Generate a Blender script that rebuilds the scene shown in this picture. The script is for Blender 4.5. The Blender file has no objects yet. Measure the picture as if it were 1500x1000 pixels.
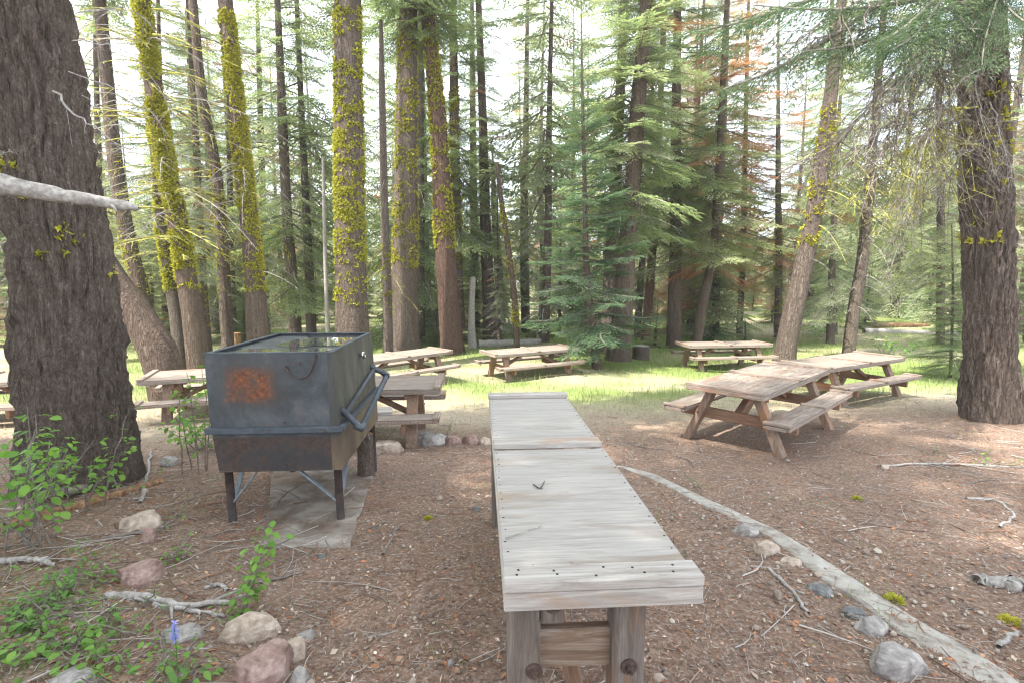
import bpy, math, random
import numpy as np
from mathutils import Vector, Matrix
rnd = random.Random(7)
RS = np.random.RandomState(11)
R = math.radians
scene = bpy.context.scene
col = scene.collection

# ------------------------------------------------------------------ camera, sky, sun, exposure
PITCH = R(7.0); CAM_Z = 1.7; FPX = 750.0
cam = bpy.data.cameras.new('camera'); cam.lens = 18.0; cam.sensor_width = 36.0
cam.clip_start = 0.05; cam.clip_end = 600
cam_o = bpy.data.objects.new('camera', cam); col.objects.link(cam_o)
cam_o.location = (0, 0, CAM_Z); cam_o.rotation_euler = (R(90) - PITCH, 0, 0)
scene.camera = cam_o
SUN_EL, SUN_AZ = R(58), R(-124)          # azimuth measured clockwise from +Y
sd = Vector((math.cos(SUN_EL) * math.sin(SUN_AZ), math.cos(SUN_EL) * math.cos(SUN_AZ), math.sin(SUN_EL)))
w = bpy.data.worlds.new('World'); scene.world = w; w.use_nodes = True
nt = w.node_tree; bg = nt.nodes['Background']
sky = nt.nodes.new('ShaderNodeTexSky'); sky.sky_type = 'NISHITA'; sky.sun_disc = False
sky.sun_elevation = SUN_EL; sky.sun_rotation = SUN_AZ; sky.altitude = 1500
sky.air_density = 1.0; sky.dust_density = 2.0; sky.ozone_density = 1.0
tc = nt.nodes.new('ShaderNodeTexCoord'); mp = nt.nodes.new('ShaderNodeMapping'); mp.inputs['Scale'].default_value = (1, 1, 2.2)
nz = nt.nodes.new('ShaderNodeTexNoise'); nz.inputs['Scale'].default_value = 2.6; nz.inputs['Detail'].default_value = 7
cr = nt.nodes.new('ShaderNodeValToRGB'); cr.color_ramp.elements[0].position = .36; cr.color_ramp.elements[1].position = .62
cr.color_ramp.elements[0].color = (.5, .5, .5, 1)
mx = nt.nodes.new('ShaderNodeMix'); mx.data_type = 'RGBA'; mx.inputs['B'].default_value = (7.4, 7.9, 8.6, 1)
nt.links.new(tc.outputs['Generated'], mp.inputs[0]); nt.links.new(mp.outputs[0], nz.inputs['Vector'])
nt.links.new(nz.outputs[0], cr.inputs[0]); nt.links.new(cr.outputs[0], mx.inputs['Factor'])
nt.links.new(sky.outputs[0], mx.inputs['A']); nt.links.new(mx.outputs['Result'], bg.inputs[0])
bg.inputs[1].default_value = 0.15
sl = bpy.data.lights.new('sun', 'SUN'); sl.energy = 4.4; sl.angle = R(0.6); sl.color = (1, .95, .86)
so = bpy.data.objects.new('sun', sl); col.objects.link(so); so.rotation_euler = sd.to_track_quat('Z', 'Y').to_euler()
scene.view_settings.view_transform = 'Standard'; scene.view_settings.look = 'None'
scene.view_settings.gamma = 1; scene.view_settings.exposure = 1.62; scene.view_settings.use_curve_mapping = False
scene.render.engine = 'CYCLES'
cy = scene.cycles; cy.max_bounces = 6; cy.diffuse_bounces = 4; cy.glossy_bounces = 3; cy.transmission_bounces = 4
cy.transparent_max_bounces = 8; cy.use_denoising = True; cy.pixel_filter_type = 'BLACKMAN_HARRIS'; cy.filter_width = 1.25; cy.sample_clamp_indirect = 6

# ------------------------------------------------------------------ camera maths used to find real places
def ray(px, py):
    u = (px - 750) / FPX; v = -(py - 500) / FPX
    return np.array([u, v * math.sin(PITCH) + math.cos(PITCH), v * math.cos(PITCH) - math.sin(PITCH)])
def G(x, y):
    x = np.asarray(x, float); y = np.asarray(y, float)
    a = 0.10 - 0.072 * np.minimum(y, 10)
    t = np.clip((y - 10) / 8, 0, 1); k = t * t * (3 - 2 * t)
    b = -0.072 * (np.clip(y, 10, 18) - 10) * (1 - k * .5)
    z = np.maximum(a + b, -1.0)
    z = np.where(y < 0, np.minimum(z, .10 - .03 * y), z)
    far = np.clip((y - 20) / 60, 0, 1)
    near = np.exp(-((x + .5) ** 2 + (y - 4) ** 2) / 18)
    bump = .05 * np.sin(x * .55 + 1.3) * np.sin(y * .47 + .4) + .025 * np.sin(x * 1.7 + y * .9) + .02 * np.sin(y * 2.1 - x * 1.1 + 2)
    z = z + bump * (1 - .75 * near) + far * (.5 * np.sin(x * .06 + 1) * np.sin(y * .05))
    z = z + .10 * np.exp(-((x + 3.3) ** 2 / 2.2 + (y - 2.2) ** 2 / 3.5))
    return z
def g1(x, y): return float(G(x, y))
def at(px, py, Y): d = ray(px, py); return np.array([0, 0, CAM_Z]) + d * (Y / d[1])
def gp(px, py):
    d = ray(px, py); t = .5
    while t < 150:
        q = np.array([0, 0, CAM_Z]) + d * t
        if q[2] < g1(q[0], q[1]): return q
        t += .01 + t * .002
    return q
def pxm(Y): return Y / FPX       # metres per photo pixel at depth Y

# ------------------------------------------------------------------ object helpers
def tag(o, label=None, cat=None, group=None, kind=None):
    if label: o['label'] = label
    if cat: o['category'] = cat
    if group: o['group'] = group
    if kind: o['kind'] = kind
    return o
def empty(name, loc, rz=0, label=None, cat=None, group=None):
    o = bpy.data.objects.new(name, None); o.empty_display_size = .2; col.objects.link(o)
    o.location = loc; o.rotation_euler = (0, 0, rz); return tag(o, label, cat, group)
def link(name, me, parent=None, loc=(0, 0, 0), rot=(0, 0, 0), sc=(1, 1, 1)):
    o = bpy.data.objects.new(name, me); col.objects.link(o); o.parent = parent
    o.location = loc; o.rotation_euler = rot; o.scale = sc; return o
def npmesh(name, v, f, mats, smooth=False, mi=None, colr=None):
    """v (N,3); f (M,3) or (M,4) array or list of such; colr per-vertex (N,3)."""
    fs = f if isinstance(f, list) else [f]
    fs = [np.asarray(x, np.int32) for x in fs if len(x)]
    loops = np.concatenate([x.ravel() for x in fs]) if fs else np.zeros(0, np.int32)
    tot = np.concatenate([np.full(len(x), x.shape[1], np.int32) for x in fs])
    st = np.concatenate([[0], np.cumsum(tot)[:-1]]).astype(np.int32)
    me = bpy.data.meshes.new(name)
    me.vertices.add(len(v)); me.vertices.foreach_set('co', np.asarray(v, np.float32).ravel())
    me.loops.add(len(loops)); me.loops.foreach_set('vertex_index', loops)
    me.polygons.add(len(tot)); me.polygons.foreach_set('loop_start', st); me.polygons.foreach_set('loop_total', tot)
    if mi is not None: me.polygons.foreach_set('material_index', np.asarray(mi, np.int32))
    me.polygons.foreach_set('use_smooth', np.full(len(tot), bool(smooth)))
    for m in (mats if isinstance(mats, (list, tuple)) else [mats]): me.materials.append(m)
    if colr is not None:
        ca = me.color_attributes.new('tint', 'FLOAT_COLOR', 'POINT')
        c4 = np.ones((len(v), 4), np.float32); c4[:, :3] = colr
        ca.data.foreach_set('color', c4.ravel())
    me.update(calc_edges=True); me.validate(); return me
class MB:
    """collects boxes and tubes into one mesh"""
    def __init__(s): s.v = []; s.f3 = []; s.f4 = []; s.n = 0
    def add(s, v, f):
        s.v.append(np.asarray(v, float)); 
        f = np.asarray(f, int) + s.n
        (s.f3 if f.shape[1] == 3 else s.f4).append(f); s.n += len(v)
    def box(s, c, d, rot=None, bev=.004):
        """chamfered box, centre c, full size d"""
        hx, hy, hz = [x / 2 for x in d]; b = min(bev, hx * .45, hy * .45, hz * .45)
        bm_v = []; 
        for sx in (-1, 1):
            for sy in (-1, 1):
                for sz in (-1, 1):
                    bm_v += [(sx * hx, sy * (hy - b), sz * (hz - b)), (sx * (hx - b), sy * hy, sz * (hz - b)), (sx * (hx - b), sy * (hy - b), sz * hz)]
        def I(sx, sy, sz, k): return ((sx > 0) * 4 + (sy > 0) * 2 + (sz > 0)) * 3 + k
        q = []; t = []
        for a, b_, c_ in ((0, 1, 2), (1, 2, 0), (2, 0, 1)):
            for sa in (-1, 1):
                ring = [(-1, -1), (1, -1), (1, 1), (-1, 1)]
                face = []
                for (p_, r_) in ring:
                    sg = [0, 0, 0]; sg[a] = sa; sg[b_] = p_; sg[c_] = r_
                    face.append(I(*sg, a))
                q.append(face if sa > 0 else face[::-1])
            for sb in (-1, 1):
                for sc_ in (-1, 1):
                    # edge along axis a between faces b_ and c_
                    lo = [0, 0, 0]; lo[a] = -1; lo[b_] = sb; lo[c_] = sc_
                    hi = list(lo); hi[a] = 1
                    face = [I(*lo, b_), I(*hi, b_), I(*hi, c_), I(*lo, c_)]
                    q.append(face if sb * sc_ > 0 else face[::-1])
        for sx in (-1, 1):
            for sy in (-1, 1):
                for sz in (-1, 1):
                    f = [I(sx, sy, sz, 0), I(sx, sy, sz, 1), I(sx, sy, sz, 2)]
                    t.append(f if sx * sy * sz > 0 else f[::-1])
        v = np.array(bm_v)
        if rot is not None: v = v @ np.array(rot.to_3x3()).T
        v = v + np.array(c)
        n = s.n; s.v.append(v); s.f4.append(np.array(q) + n); s.f3.append(np.array(t) + n); s.n += len(v); return s
    def beam(s, a, b, wid, hei, up=(0, 0, 1), bev=.004):
        a = Vector(a); b = Vector(b); d = (b - a); L = d.length; x = d.normalized(); y = Vector(up).cross(x).normalized(); z = x.cross(y)
        m = Matrix((x, y, z)).transposed().to_4x4()
        return s.box((a + b) / 2, (L, wid, hei), m, bev)
    def tube(s, pts, rad, n=8, cap=True):
        v, f = tube_arr(pts, rad, n); s.add(v, f)
        if cap:
            for base in (0, (len(pts) - 1) * n):
                idx = list(range(base, base + n)); c = np.asarray(s.v[-1])[base:base + n].mean(0) if False else None
            k = len(v); off = s.n - k
            for e, base in ((0, 0), (1, (len(pts) - 1) * n)):
                ring = [off + base + i for i in range(n)]
                for i in range(1, n - 1): s.f3.append(np.array([[ring[0], ring[i + 1], ring[i]] if e == 0 else [ring[0], ring[i], ring[i + 1]]]))
        return s
    def mesh(s, name, mat, smooth=False):
        fl = []
        if s.f4: fl.append(np.concatenate(s.f4))
        if s.f3: fl.append(np.concatenate(s.f3))
        return npmesh(name, np.concatenate(s.v), fl, mat, smooth)
    def build(s, name, mat, parent=None, smooth=False, **kw): return link(name, s.mesh(name, mat, smooth), parent, **kw)
def tube_arr(pts, rad, n=8):
    P = np.asarray(pts, float); m = len(P); rad = np.broadcast_to(np.asarray(rad, float), (m,))
    T = np.gradient(P, axis=0); T /= np.linalg.norm(T, axis=1)[:, None] + 1e-9
    ref = np.array([0, 0, 1.]) if abs(T[:, 2]).mean() < .8 else np.array([1., 0, 0])
    A = np.cross(T, ref); A /= np.linalg.norm(A, axis=1)[:, None] + 1e-9; B = np.cross(T, A)
    th = np.linspace(0, 2 * np.pi, n, endpoint=False)
    V = P[:, None] + rad[:, None, None] * (np.cos(th)[None, :, None] * A[:, None] + np.sin(th)[None, :, None] * B[:, None])
    i, j = np.meshgrid(np.arange(m - 1), np.arange(n), indexing='ij'); jn = (j + 1) % n
    F = np.stack([i * n + j, (i + 1) * n + j, (i + 1) * n + jn, i * n + jn], -1).reshape(-1, 4)
    return V.reshape(-1, 3), F
def spl(pts, n):
    P = np.asarray(pts, float)
    if len(P) == 2: return P[0] + (P[1] - P[0]) * np.linspace(0, 1, n)[:, None]
    t = np.concatenate([[0], np.cumsum(np.linalg.norm(np.diff(P[:, :3], axis=0), axis=1))]); u = np.linspace(0, t[-1], n)
    m = np.gradient(P, t, axis=0)
    k = np.clip(np.searchsorted(t, u) - 1, 0, len(t) - 2); h = (t[k + 1] - t[k]); s = ((u - t[k]) / h)[:, None]; h = h[:, None]
    return ((2*s**3 - 3*s**2 + 1) * P[k] + (s**3 - 2*s**2 + s) * h * m[k] + (-2*s**3 + 3*s**2) * P[k+1] + (s**3 - s**2) * h * m[k+1])
_ND = RS.normal(size=(40, 3)); _NP = RS.uniform(0, 6.28, 40)
def noise3(p, freq=1, octv=4, seed=0):
    p = np.asarray(p, float); o = np.zeros(p.shape[:-1]); a = 1; tot = 0
    for k in range(octv):
        for j in range(3):
            i = (k * 3 + j + seed * 5) % 38
            o += a * np.sin(p @ _ND[i] * freq * 1.3 + _NP[i] + 1.7 * np.sin(p @ _ND[(i + 7) % 40] * freq * .9 + _NP[i + 1]))
        tot += 3 * a; a *= .55; freq *= 2.03
    return o / tot

# ------------------------------------------------------------------ materials
def newmat(name, rough=.85, spec=.25):
    m = bpy.data.materials.new(name); m.use_nodes = True; n = m.node_tree
    b = n.nodes['Principled BSDF']; b.inputs['Roughness'].default_value = rough; b.inputs['Specular IOR Level'].default_value = spec
    return m, n, b
def N(n, t, **k):
    x = n.nodes.new(t)
    for a, v in k.items():
        if a in x.inputs: x.inputs[a].default_value = v
        else: setattr(x, a, v)
    return x
def coords(n, scale=(1, 1, 1), kind='Object', rot=(0, 0, 0)):
    c = N(n, 'ShaderNodeTexCoord'); m = N(n, 'ShaderNodeMapping'); m.inputs['Scale'].default_value = scale; m.inputs['Rotation'].default_value = rot
    n.links.new(c.outputs[kind], m.inputs[0]); return m.outputs[0]
def noise(n, vec, scale, detail=6, rough=.6, dist=0):
    x = N(n, 'ShaderNodeTexNoise'); x.inputs['Scale'].default_value = scale; x.inputs['Detail'].default_value = detail
    x.inputs['Roughness'].default_value = rough; x.inputs['Distortion'].default_value = dist
    if vec is not None: n.links.new(vec, x.inputs['Vector'])
    return x.outputs['Fac']
def ramp(n, fac, stops):
    r = N(n, 'ShaderNodeValToRGB'); e = r.color_ramp.elements
    while len(e) < len(stops): e.new(.5)
    for i, (p, c) in enumerate(stops): e[i].position = p; e[i].color = (*c, 1) if len(c) == 3 else c
    n.links.new(fac, r.inputs[0]); return r.outputs[0]
def g3(v): return (v, v, v)
def mixc(n, fac, a, b, mode='MIX'):
    x = N(n, 'ShaderNodeMix', data_type='RGBA', blend_type=mode)
    for s, v in (('Factor', fac), ('A', a), ('B', b)):
        if isinstance(v, (int, float)): x.inputs[s].default_value = v
        elif isinstance(v, tuple): x.inputs[s].default_value = (*v, 1)[:4]
        else: n.links.new(v, x.inputs[s])
    return x.outputs['Result']
def math_(n, op, a, b=0, c=None):
    x = N(n, 'ShaderNodeMath', operation=op)
    for i, v in enumerate((a, b) if c is None else (a, b, c)):
        if isinstance(v, (int, float)): x.inputs[i].default_value = v
        else: n.links.new(v, x.inputs[i])
    return x.outputs[0]
def bump(n, b, h, strength=.5, dist=.02):
    x = N(n, 'ShaderNodeBump'); x.inputs['Strength'].default_value = strength; x.inputs['Distance'].default_value = dist
    n.links.new(h, x.inputs['Height']); n.links.new(x.outputs[0], b.inputs['Normal'])
def objrand(n): return N(n, 'ShaderNodeObjectInfo').outputs['Random']
def attr(n, name='tint'): return N(n, 'ShaderNodeAttribute', attribute_name=name).outputs['Color']

def mat_bark(name, dark, mid, light, cell=9, stretch=.3, depth=.03, warm=0.0):
    m, n, b = newmat(name, .95, .1)
    v = coords(n, (1, 1, stretch))
    wn = N(n, 'ShaderNodeTexNoise'); wn.inputs['Scale'].default_value = 3.2; wn.inputs['Detail'].default_value = 4
    n.links.new(v, wn.inputs['Vector'])
    wv = N(n, 'ShaderNodeVectorMath', operation='MULTIPLY_ADD'); wv.inputs[1].default_value = (.42, .42, .42)
    n.links.new(wn.outputs['Color'], wv.inputs[0]); n.links.new(v, wv.inputs[2])
    vo = N(n, 'ShaderNodeTexVoronoi', feature='DISTANCE_TO_EDGE'); vo.inputs['Scale'].default_value = cell
    n.links.new(wv.outputs[0], vo.inputs['Vector'])
    v2 = coords(n, (1, 1, .6)); fine = noise(n, v2, 34, 8, .7)
    big = noise(n, v2, 2.2, 4)
    pl = ramp(n, vo.outputs['Distance'], [(0, g3(0)), (.16, g3(.75)), (.5, g3(1))])
    v3 = coords(n, (1, 1, .13)); rn = noise(n, v3, cell * .8, 5, .6, .8); rg = math_(n, 'ABSOLUTE', math_(n, 'SUBTRACT', rn, .5)); rg = math_(n, 'MINIMUM', math_(n, 'MULTIPLY', rg, 9), 1)
    h = math_(n, 'MULTIPLY_ADD', fine, .4, math_(n, 'MULTIPLY_ADD', pl, .45, math_(n, 'MULTIPLY', rg, .8)))
    cl = ramp(n, fine, [(.3, dark), (.52, mid), (.74, light)])
    cl = mixc(n, math_(n, 'MULTIPLY', big, .5), cl, tuple(x * .62 for x in mid))
    cl = mixc(n, .16, cl, ramp(n, vo.outputs['Distance'], [(0, tuple(x * .55 for x in mid)), (.25, light)]))  # furrow shade painted into the colour: darker along the plate edges
    r_ = objrand(n)
    cl = mixc(n, math_(n, 'MULTIPLY', r_, .35), cl, (.16, .09, .055))
    n.links.new(cl, b.inputs['Base Color']); bump(n, b, h, 1.0, depth); return m
BARK = mat_bark('bark_grey_brown', (.075, .056, .045), (.195, .152, .125), (.36, .30, .255), 15, .22, .05)
BARK_RED = mat_bark('bark_reddish', (.075, .045, .034), (.185, .115, .088), (.32, .22, .175), 16, .24, .04)
BARK_PALE = mat_bark('bark_pale', (.09, .07, .06), (.19, .155, .13), (.34, .295, .26), 16, .26, .035)
BARK_DARK = mat_bark('bark_dark', (.06, .046, .037), (.14, .112, .092), (.28, .24, .205), 34, .5, .014)
def mat_foliage(name, dark, light, brown=0.0, trans=.45, rough=.6):
    m, n, b = newmat(name, rough, .25)
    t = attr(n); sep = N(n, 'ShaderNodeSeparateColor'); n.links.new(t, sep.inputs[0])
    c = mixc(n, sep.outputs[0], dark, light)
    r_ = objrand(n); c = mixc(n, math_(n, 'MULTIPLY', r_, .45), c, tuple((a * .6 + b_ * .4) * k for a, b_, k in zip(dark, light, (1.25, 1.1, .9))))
    if brown: c = mixc(n, math_(n, 'LESS_THAN', sep.outputs[1], brown), c, (.42, .21, .12))
    n.links.new(c, b.inputs['Base Color'])
    tr = N(n, 'ShaderNodeBsdfTranslucent'); c2 = mixc(n, 1.0, c, (1.42, 1.52, 1.12), 'MULTIPLY'); n.links.new(c2, tr.inputs[0])
    ms = N(n, 'ShaderNodeMixShader'); ms.inputs[0].default_value = trans
    n.links.new(b.outputs[0], ms.inputs[1]); n.links.new(tr.outputs[0], ms.inputs[2])
    n.links.new(ms.outputs[0], n.nodes['Material Output'].inputs[0]); return m
FOL = mat_foliage('needles_green', (.13, .17, .095), (.31, .37, .18), .0)
FOL_DEEP = mat_foliage('needles_bluegreen', (.045, .085, .06), (.145, .22, .13))
FOL_LIME = mat_foliage('needles_lime', (.16, .215, .12), (.35, .42, .24))
FOL_GREY = mat_foliage('needles_greygreen', (.21, .235, .155), (.42, .45, .29), .05)
FOL_MIX = mat_foliage('needles_partly_dead', (.16, .185, .105), (.35, .37, .20), .33)
FOL_RED = mat_foliage('needles_dead_orange', (.34, .19, .12), (.58, .38, .26), .0)
FOL_TAN = mat_foliage('needles_dead_tan', (.30, .22, .17), (.52, .42, .34), .0)
FOL_BOUGH = mat_foliage('needles_bough', (.04, .07, .042), (.13, .18, .095))
LEAF = mat_foliage('broad_leaf_green', (.085, .20, .04), (.23, .39, .075), 0, .4, .5)
LEAF2 = mat_foliage('broad_leaf_dull_green', (.07, .16, .04), (.18, .32, .07), 0, .35, .5)
GRASS = mat_foliage('grass_blade', (.10, .15, .055), (.28, .33, .15), 0, .3)
DRYG = mat_foliage('grass_dry', (.26, .21, .12), (.48, .41, .26), 0, .2)
LICH = mat_foliage('lichen_yellow', (.25, .245, .03), (.54, .51, .08), 0, .2, .9)
LITT = mat_foliage('litter_colours', (1, 1, 1), (1, 1, 1), 0, .0, .9)
# litter uses its vertex tint straight
_m, _n, _b = newmat('litter_tinted', .9, .15); _n.links.new(attr(_n), _b.inputs['Base Color']); LITT = _m
def mat_simple(name, stops, scale=12, stretch=(1, 1, 1), rough=.85, bstr=.4, bd=.01, spec=.2, detail=8):
    m, n, b = newmat(name, rough, spec); v = coords(n, stretch); f = noise(n, v, scale, detail, .65, .3)
    n.links.new(ramp(n, f, stops), b.inputs['Base Color']); bump(n, b, f, bstr, bd); return m
DEADW = mat_simple('dead_wood_grey', [(.3, (.17, .15, .135)), (.55, (.36, .33, .30)), (.75, (.55, .52, .47))], 30, (1, 1, 1), .9, .5, .006)
TWIG = mat_simple('twig_brown', [(.3, (.10, .08, .068)), (.55, (.22, .185, .16)), (.75, (.38, .34, .30))], 22)
LIMB = mat_simple('limb_mossy', [(.35, (.13, .11, .09)), (.48, (.30, .28, .11)), (.60, (.50, .47, .07))], 7)
ROTW = mat_simple('rotten_wood_orange', [(.3, (.10, .055, .035)), (.5, (.26, .15, .085)), (.62, (.40, .24, .13)), (.75, (.50, .42, .34))], 22, (1, 1, .4), .9, .8, .02)
ROCK_T = mat_simple('rock_tan', [(.32, (.20, .15, .12)), (.48, (.38, .30, .235)), (.62, (.52, .43, .35)), (.7, (.62, .54, .45))], 13, bstr=.7, bd=.03)
ROCK_R = mat_simple('rock_reddish', [(.32, (.14, .085, .07)), (.5, (.28, .185, .155)), (.68, (.42, .31, .27))], 14, bstr=.7, bd=.03)
ROCK_G = mat_simple('rock_grey', [(.3, (.14, .125, .115)), (.48, (.27, .245, .225)), (.6, (.38, .35, .32)), (.72, (.52, .48, .42))], 13, bstr=.7, bd=.03)
ROCK_D = mat_simple('rock_dark', [(.3, (.08, .08, .08)), (.52, (.16, .16, .155)), (.7, (.34, .33, .30))], 14, bstr=.7, bd=.02)
CONC = mat_simple('concrete', [(.30, (.15, .115, .09)), (.40, (.26, .225, .19)), (.5, (.34, .31, .27)), (.7, (.42, .395, .35))], 7, bstr=.6, bd=.015, detail=14)
CONC2 = mat_simple('dirty_concrete', [(.38, (.13, .095, .07)), (.5, (.21, .17, .14)), (.62, (.31, .275, .235)), (.75, (.38, .35, .31))], 3.2, bstr=.6, bd=.015, detail=14)
PIPE = mat_simple('painted_pipe', [(.3, (.035, .042, .052)), (.6, (.065, .076, .092)), (.75, (.11, .12, .13))], 14, rough=.5, spec=.5, bstr=.2)
RUSTP = mat_simple('rusty_leg', [(.3, (.02, .018, .018)), (.5, (.045, .032, .028)), (.7, (.085, .05, .036))], 9, rough=.7, spec=.4)
STRAP = mat_simple('painted_strap', [(.3, (.10, .12, .14)), (.6, (.20, .23, .26)), (.75, (.10, .09, .08))], 20, rough=.5, spec=.5)
BOLT = mat_simple('rusty_iron', [(.3, (.03, .02, .018)), (.55, (.075, .045, .035)), (.75, (.15, .08, .05))], 60, rough=.7, spec=.5, bd=.004)
NAIL = mat_simple('nail_iron', [(.3, (.02, .018, .018)), (.7, (.05, .04, .035))], 60)
CHROME, _n, _b = newmat('worn_steel', .25, .5); _b.inputs['Metallic'].default_value = 1; _b.inputs['Base Color'].default_value = (.5, .5, .5, 1)
BLUEF, _n, _b = newmat('petal_blue', .7); _b.inputs['Base Color'].default_value = (.25, .28, .62, 1)
YELF, _n, _b = newmat('petal_yellow', .7); _b.inputs['Base Color'].default_value = (.75, .6, .05, 1)

def mat_wood(name, cols, axis='X', grain=1.0, stain=(.30, .13, .06), stain_amt=.5, rough=.85):
    m, n, b = newmat(name, rough, .2)
    st = {'X': (3.2, 46, 46), 'Y': (46, 3.2, 46), 'Z': (46, 46, 3.2)}[axis]
    c = N(n, 'ShaderNodeTexCoord'); off = N(n, 'ShaderNodeVectorMath', operation='ADD'); rr = N(n, 'ShaderNodeCombineXYZ')
    o_ = objrand(n); n.links.new(math_(n, 'MULTIPLY', o_, 40), rr.inputs[0]); n.links.new(math_(n, 'MULTIPLY', o_, 17), rr.inputs[1]); n.links.new(math_(n, 'MULTIPLY', o_, 23), rr.inputs[2])
    n.links.new(c.outputs['Object'], off.inputs[0]); n.links.new(rr.outputs[0], off.inputs[1])
    mp_ = N(n, 'ShaderNodeMapping'); mp_.inputs['Scale'].default_value = st; n.links.new(off.outputs[0], mp_.inputs[0])
    gr = noise(n, mp_.outputs[0], 1.0 * grain, 8, .68, 1.2)
    mq = N(n, 'ShaderNodeMapping'); mq.inputs['Scale'].default_value = tuple(x ** .5 for x in st); n.links.new(off.outputs[0], mq.inputs[0])
    blot = noise(n, mq.outputs[0], .8, 5, .6, .6)
    fine = noise(n, mp_.outputs[0], 5 * grain, 4, .6)
    base = ramp(n, gr, [(.28, cols[0]), (.5, cols[1]), (.68, cols[2])])
    base = mixc(n, math_(n, 'MULTIPLY', fine, .3), base, cols[0])
    f = ramp(n, blot, [(.56, g3(0)), (.70, g3(stain_amt))])
    base = mixc(n, f, base, stain)
    n.links.new(base, b.inputs['Base Color']); bump(n, b, math_(n, 'ADD', gr, math_(n, 'MULTIPLY', fine, .4)), .55, .006); return m
PLY = mat_wood('weathered_plywood', [(.34, .30, .27), (.53, .49, .45), (.66, .62, .58)], 'Y', .8, (.40, .34, .27), .5)
PLY_LIGHT = mat_wood('bleached_plywood', [(.25, .225, .20), (.36, .332, .302), (.43, .402, .37)], 'X', .9, (.25, .195, .15), .9)
BOARD_Y = mat_wood('weathered_board_y', [(.27, .24, .21), (.45, .41, .36), (.60, .56, .51)], 'Y', .8, (.34, .20, .12), .5)
BOARD_X = mat_wood('weathered_board_x', [(.22, .19, .165), (.39, .355, .32), (.52, .49, .455)], 'X', .8, (.34, .20, .115), .75)
PLYT = mat_wood('weathered_table_plywood', [(.13, .10, .082), (.25, .205, .17), (.37, .32, .275)], 'X', .7, (.19, .115, .08), .8)
BTT = mat_wood('weathered_batten', [(.14, .10, .08), (.27, .21, .17), (.42, .35, .29)], 'Y', 1, (.28, .14, .08), .7)
FRX = mat_wood('stained_timber_x', [(.15, .085, .055), (.27, .165, .11), (.36, .255, .185)], 'X', .8, (.32, .14, .06), .7)
FRY = mat_wood('stained_timber_y', [(.15, .085, .055), (.27, .16, .105), (.36, .25, .18)], 'Y', .8, (.34, .14, .055), .7)
FRZ = mat_wood('stained_timber_z', [(.15, .095, .065), (.27, .185, .135), (.38, .30, .235)], 'Z', .8, (.36, .15, .05), .8)
POSTW = mat_wood('weathered_post', [(.075, .06, .048), (.15, .12, .10), (.25, .21, .185)], 'Z', .8, (.27, .12, .05), .8)
RAILW = mat_wood('orange_rail', [(.11, .07, .048), (.20, .135, .095), (.36, .30, .25)], 'X', .8, (.25, .12, .06), .6)

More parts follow.
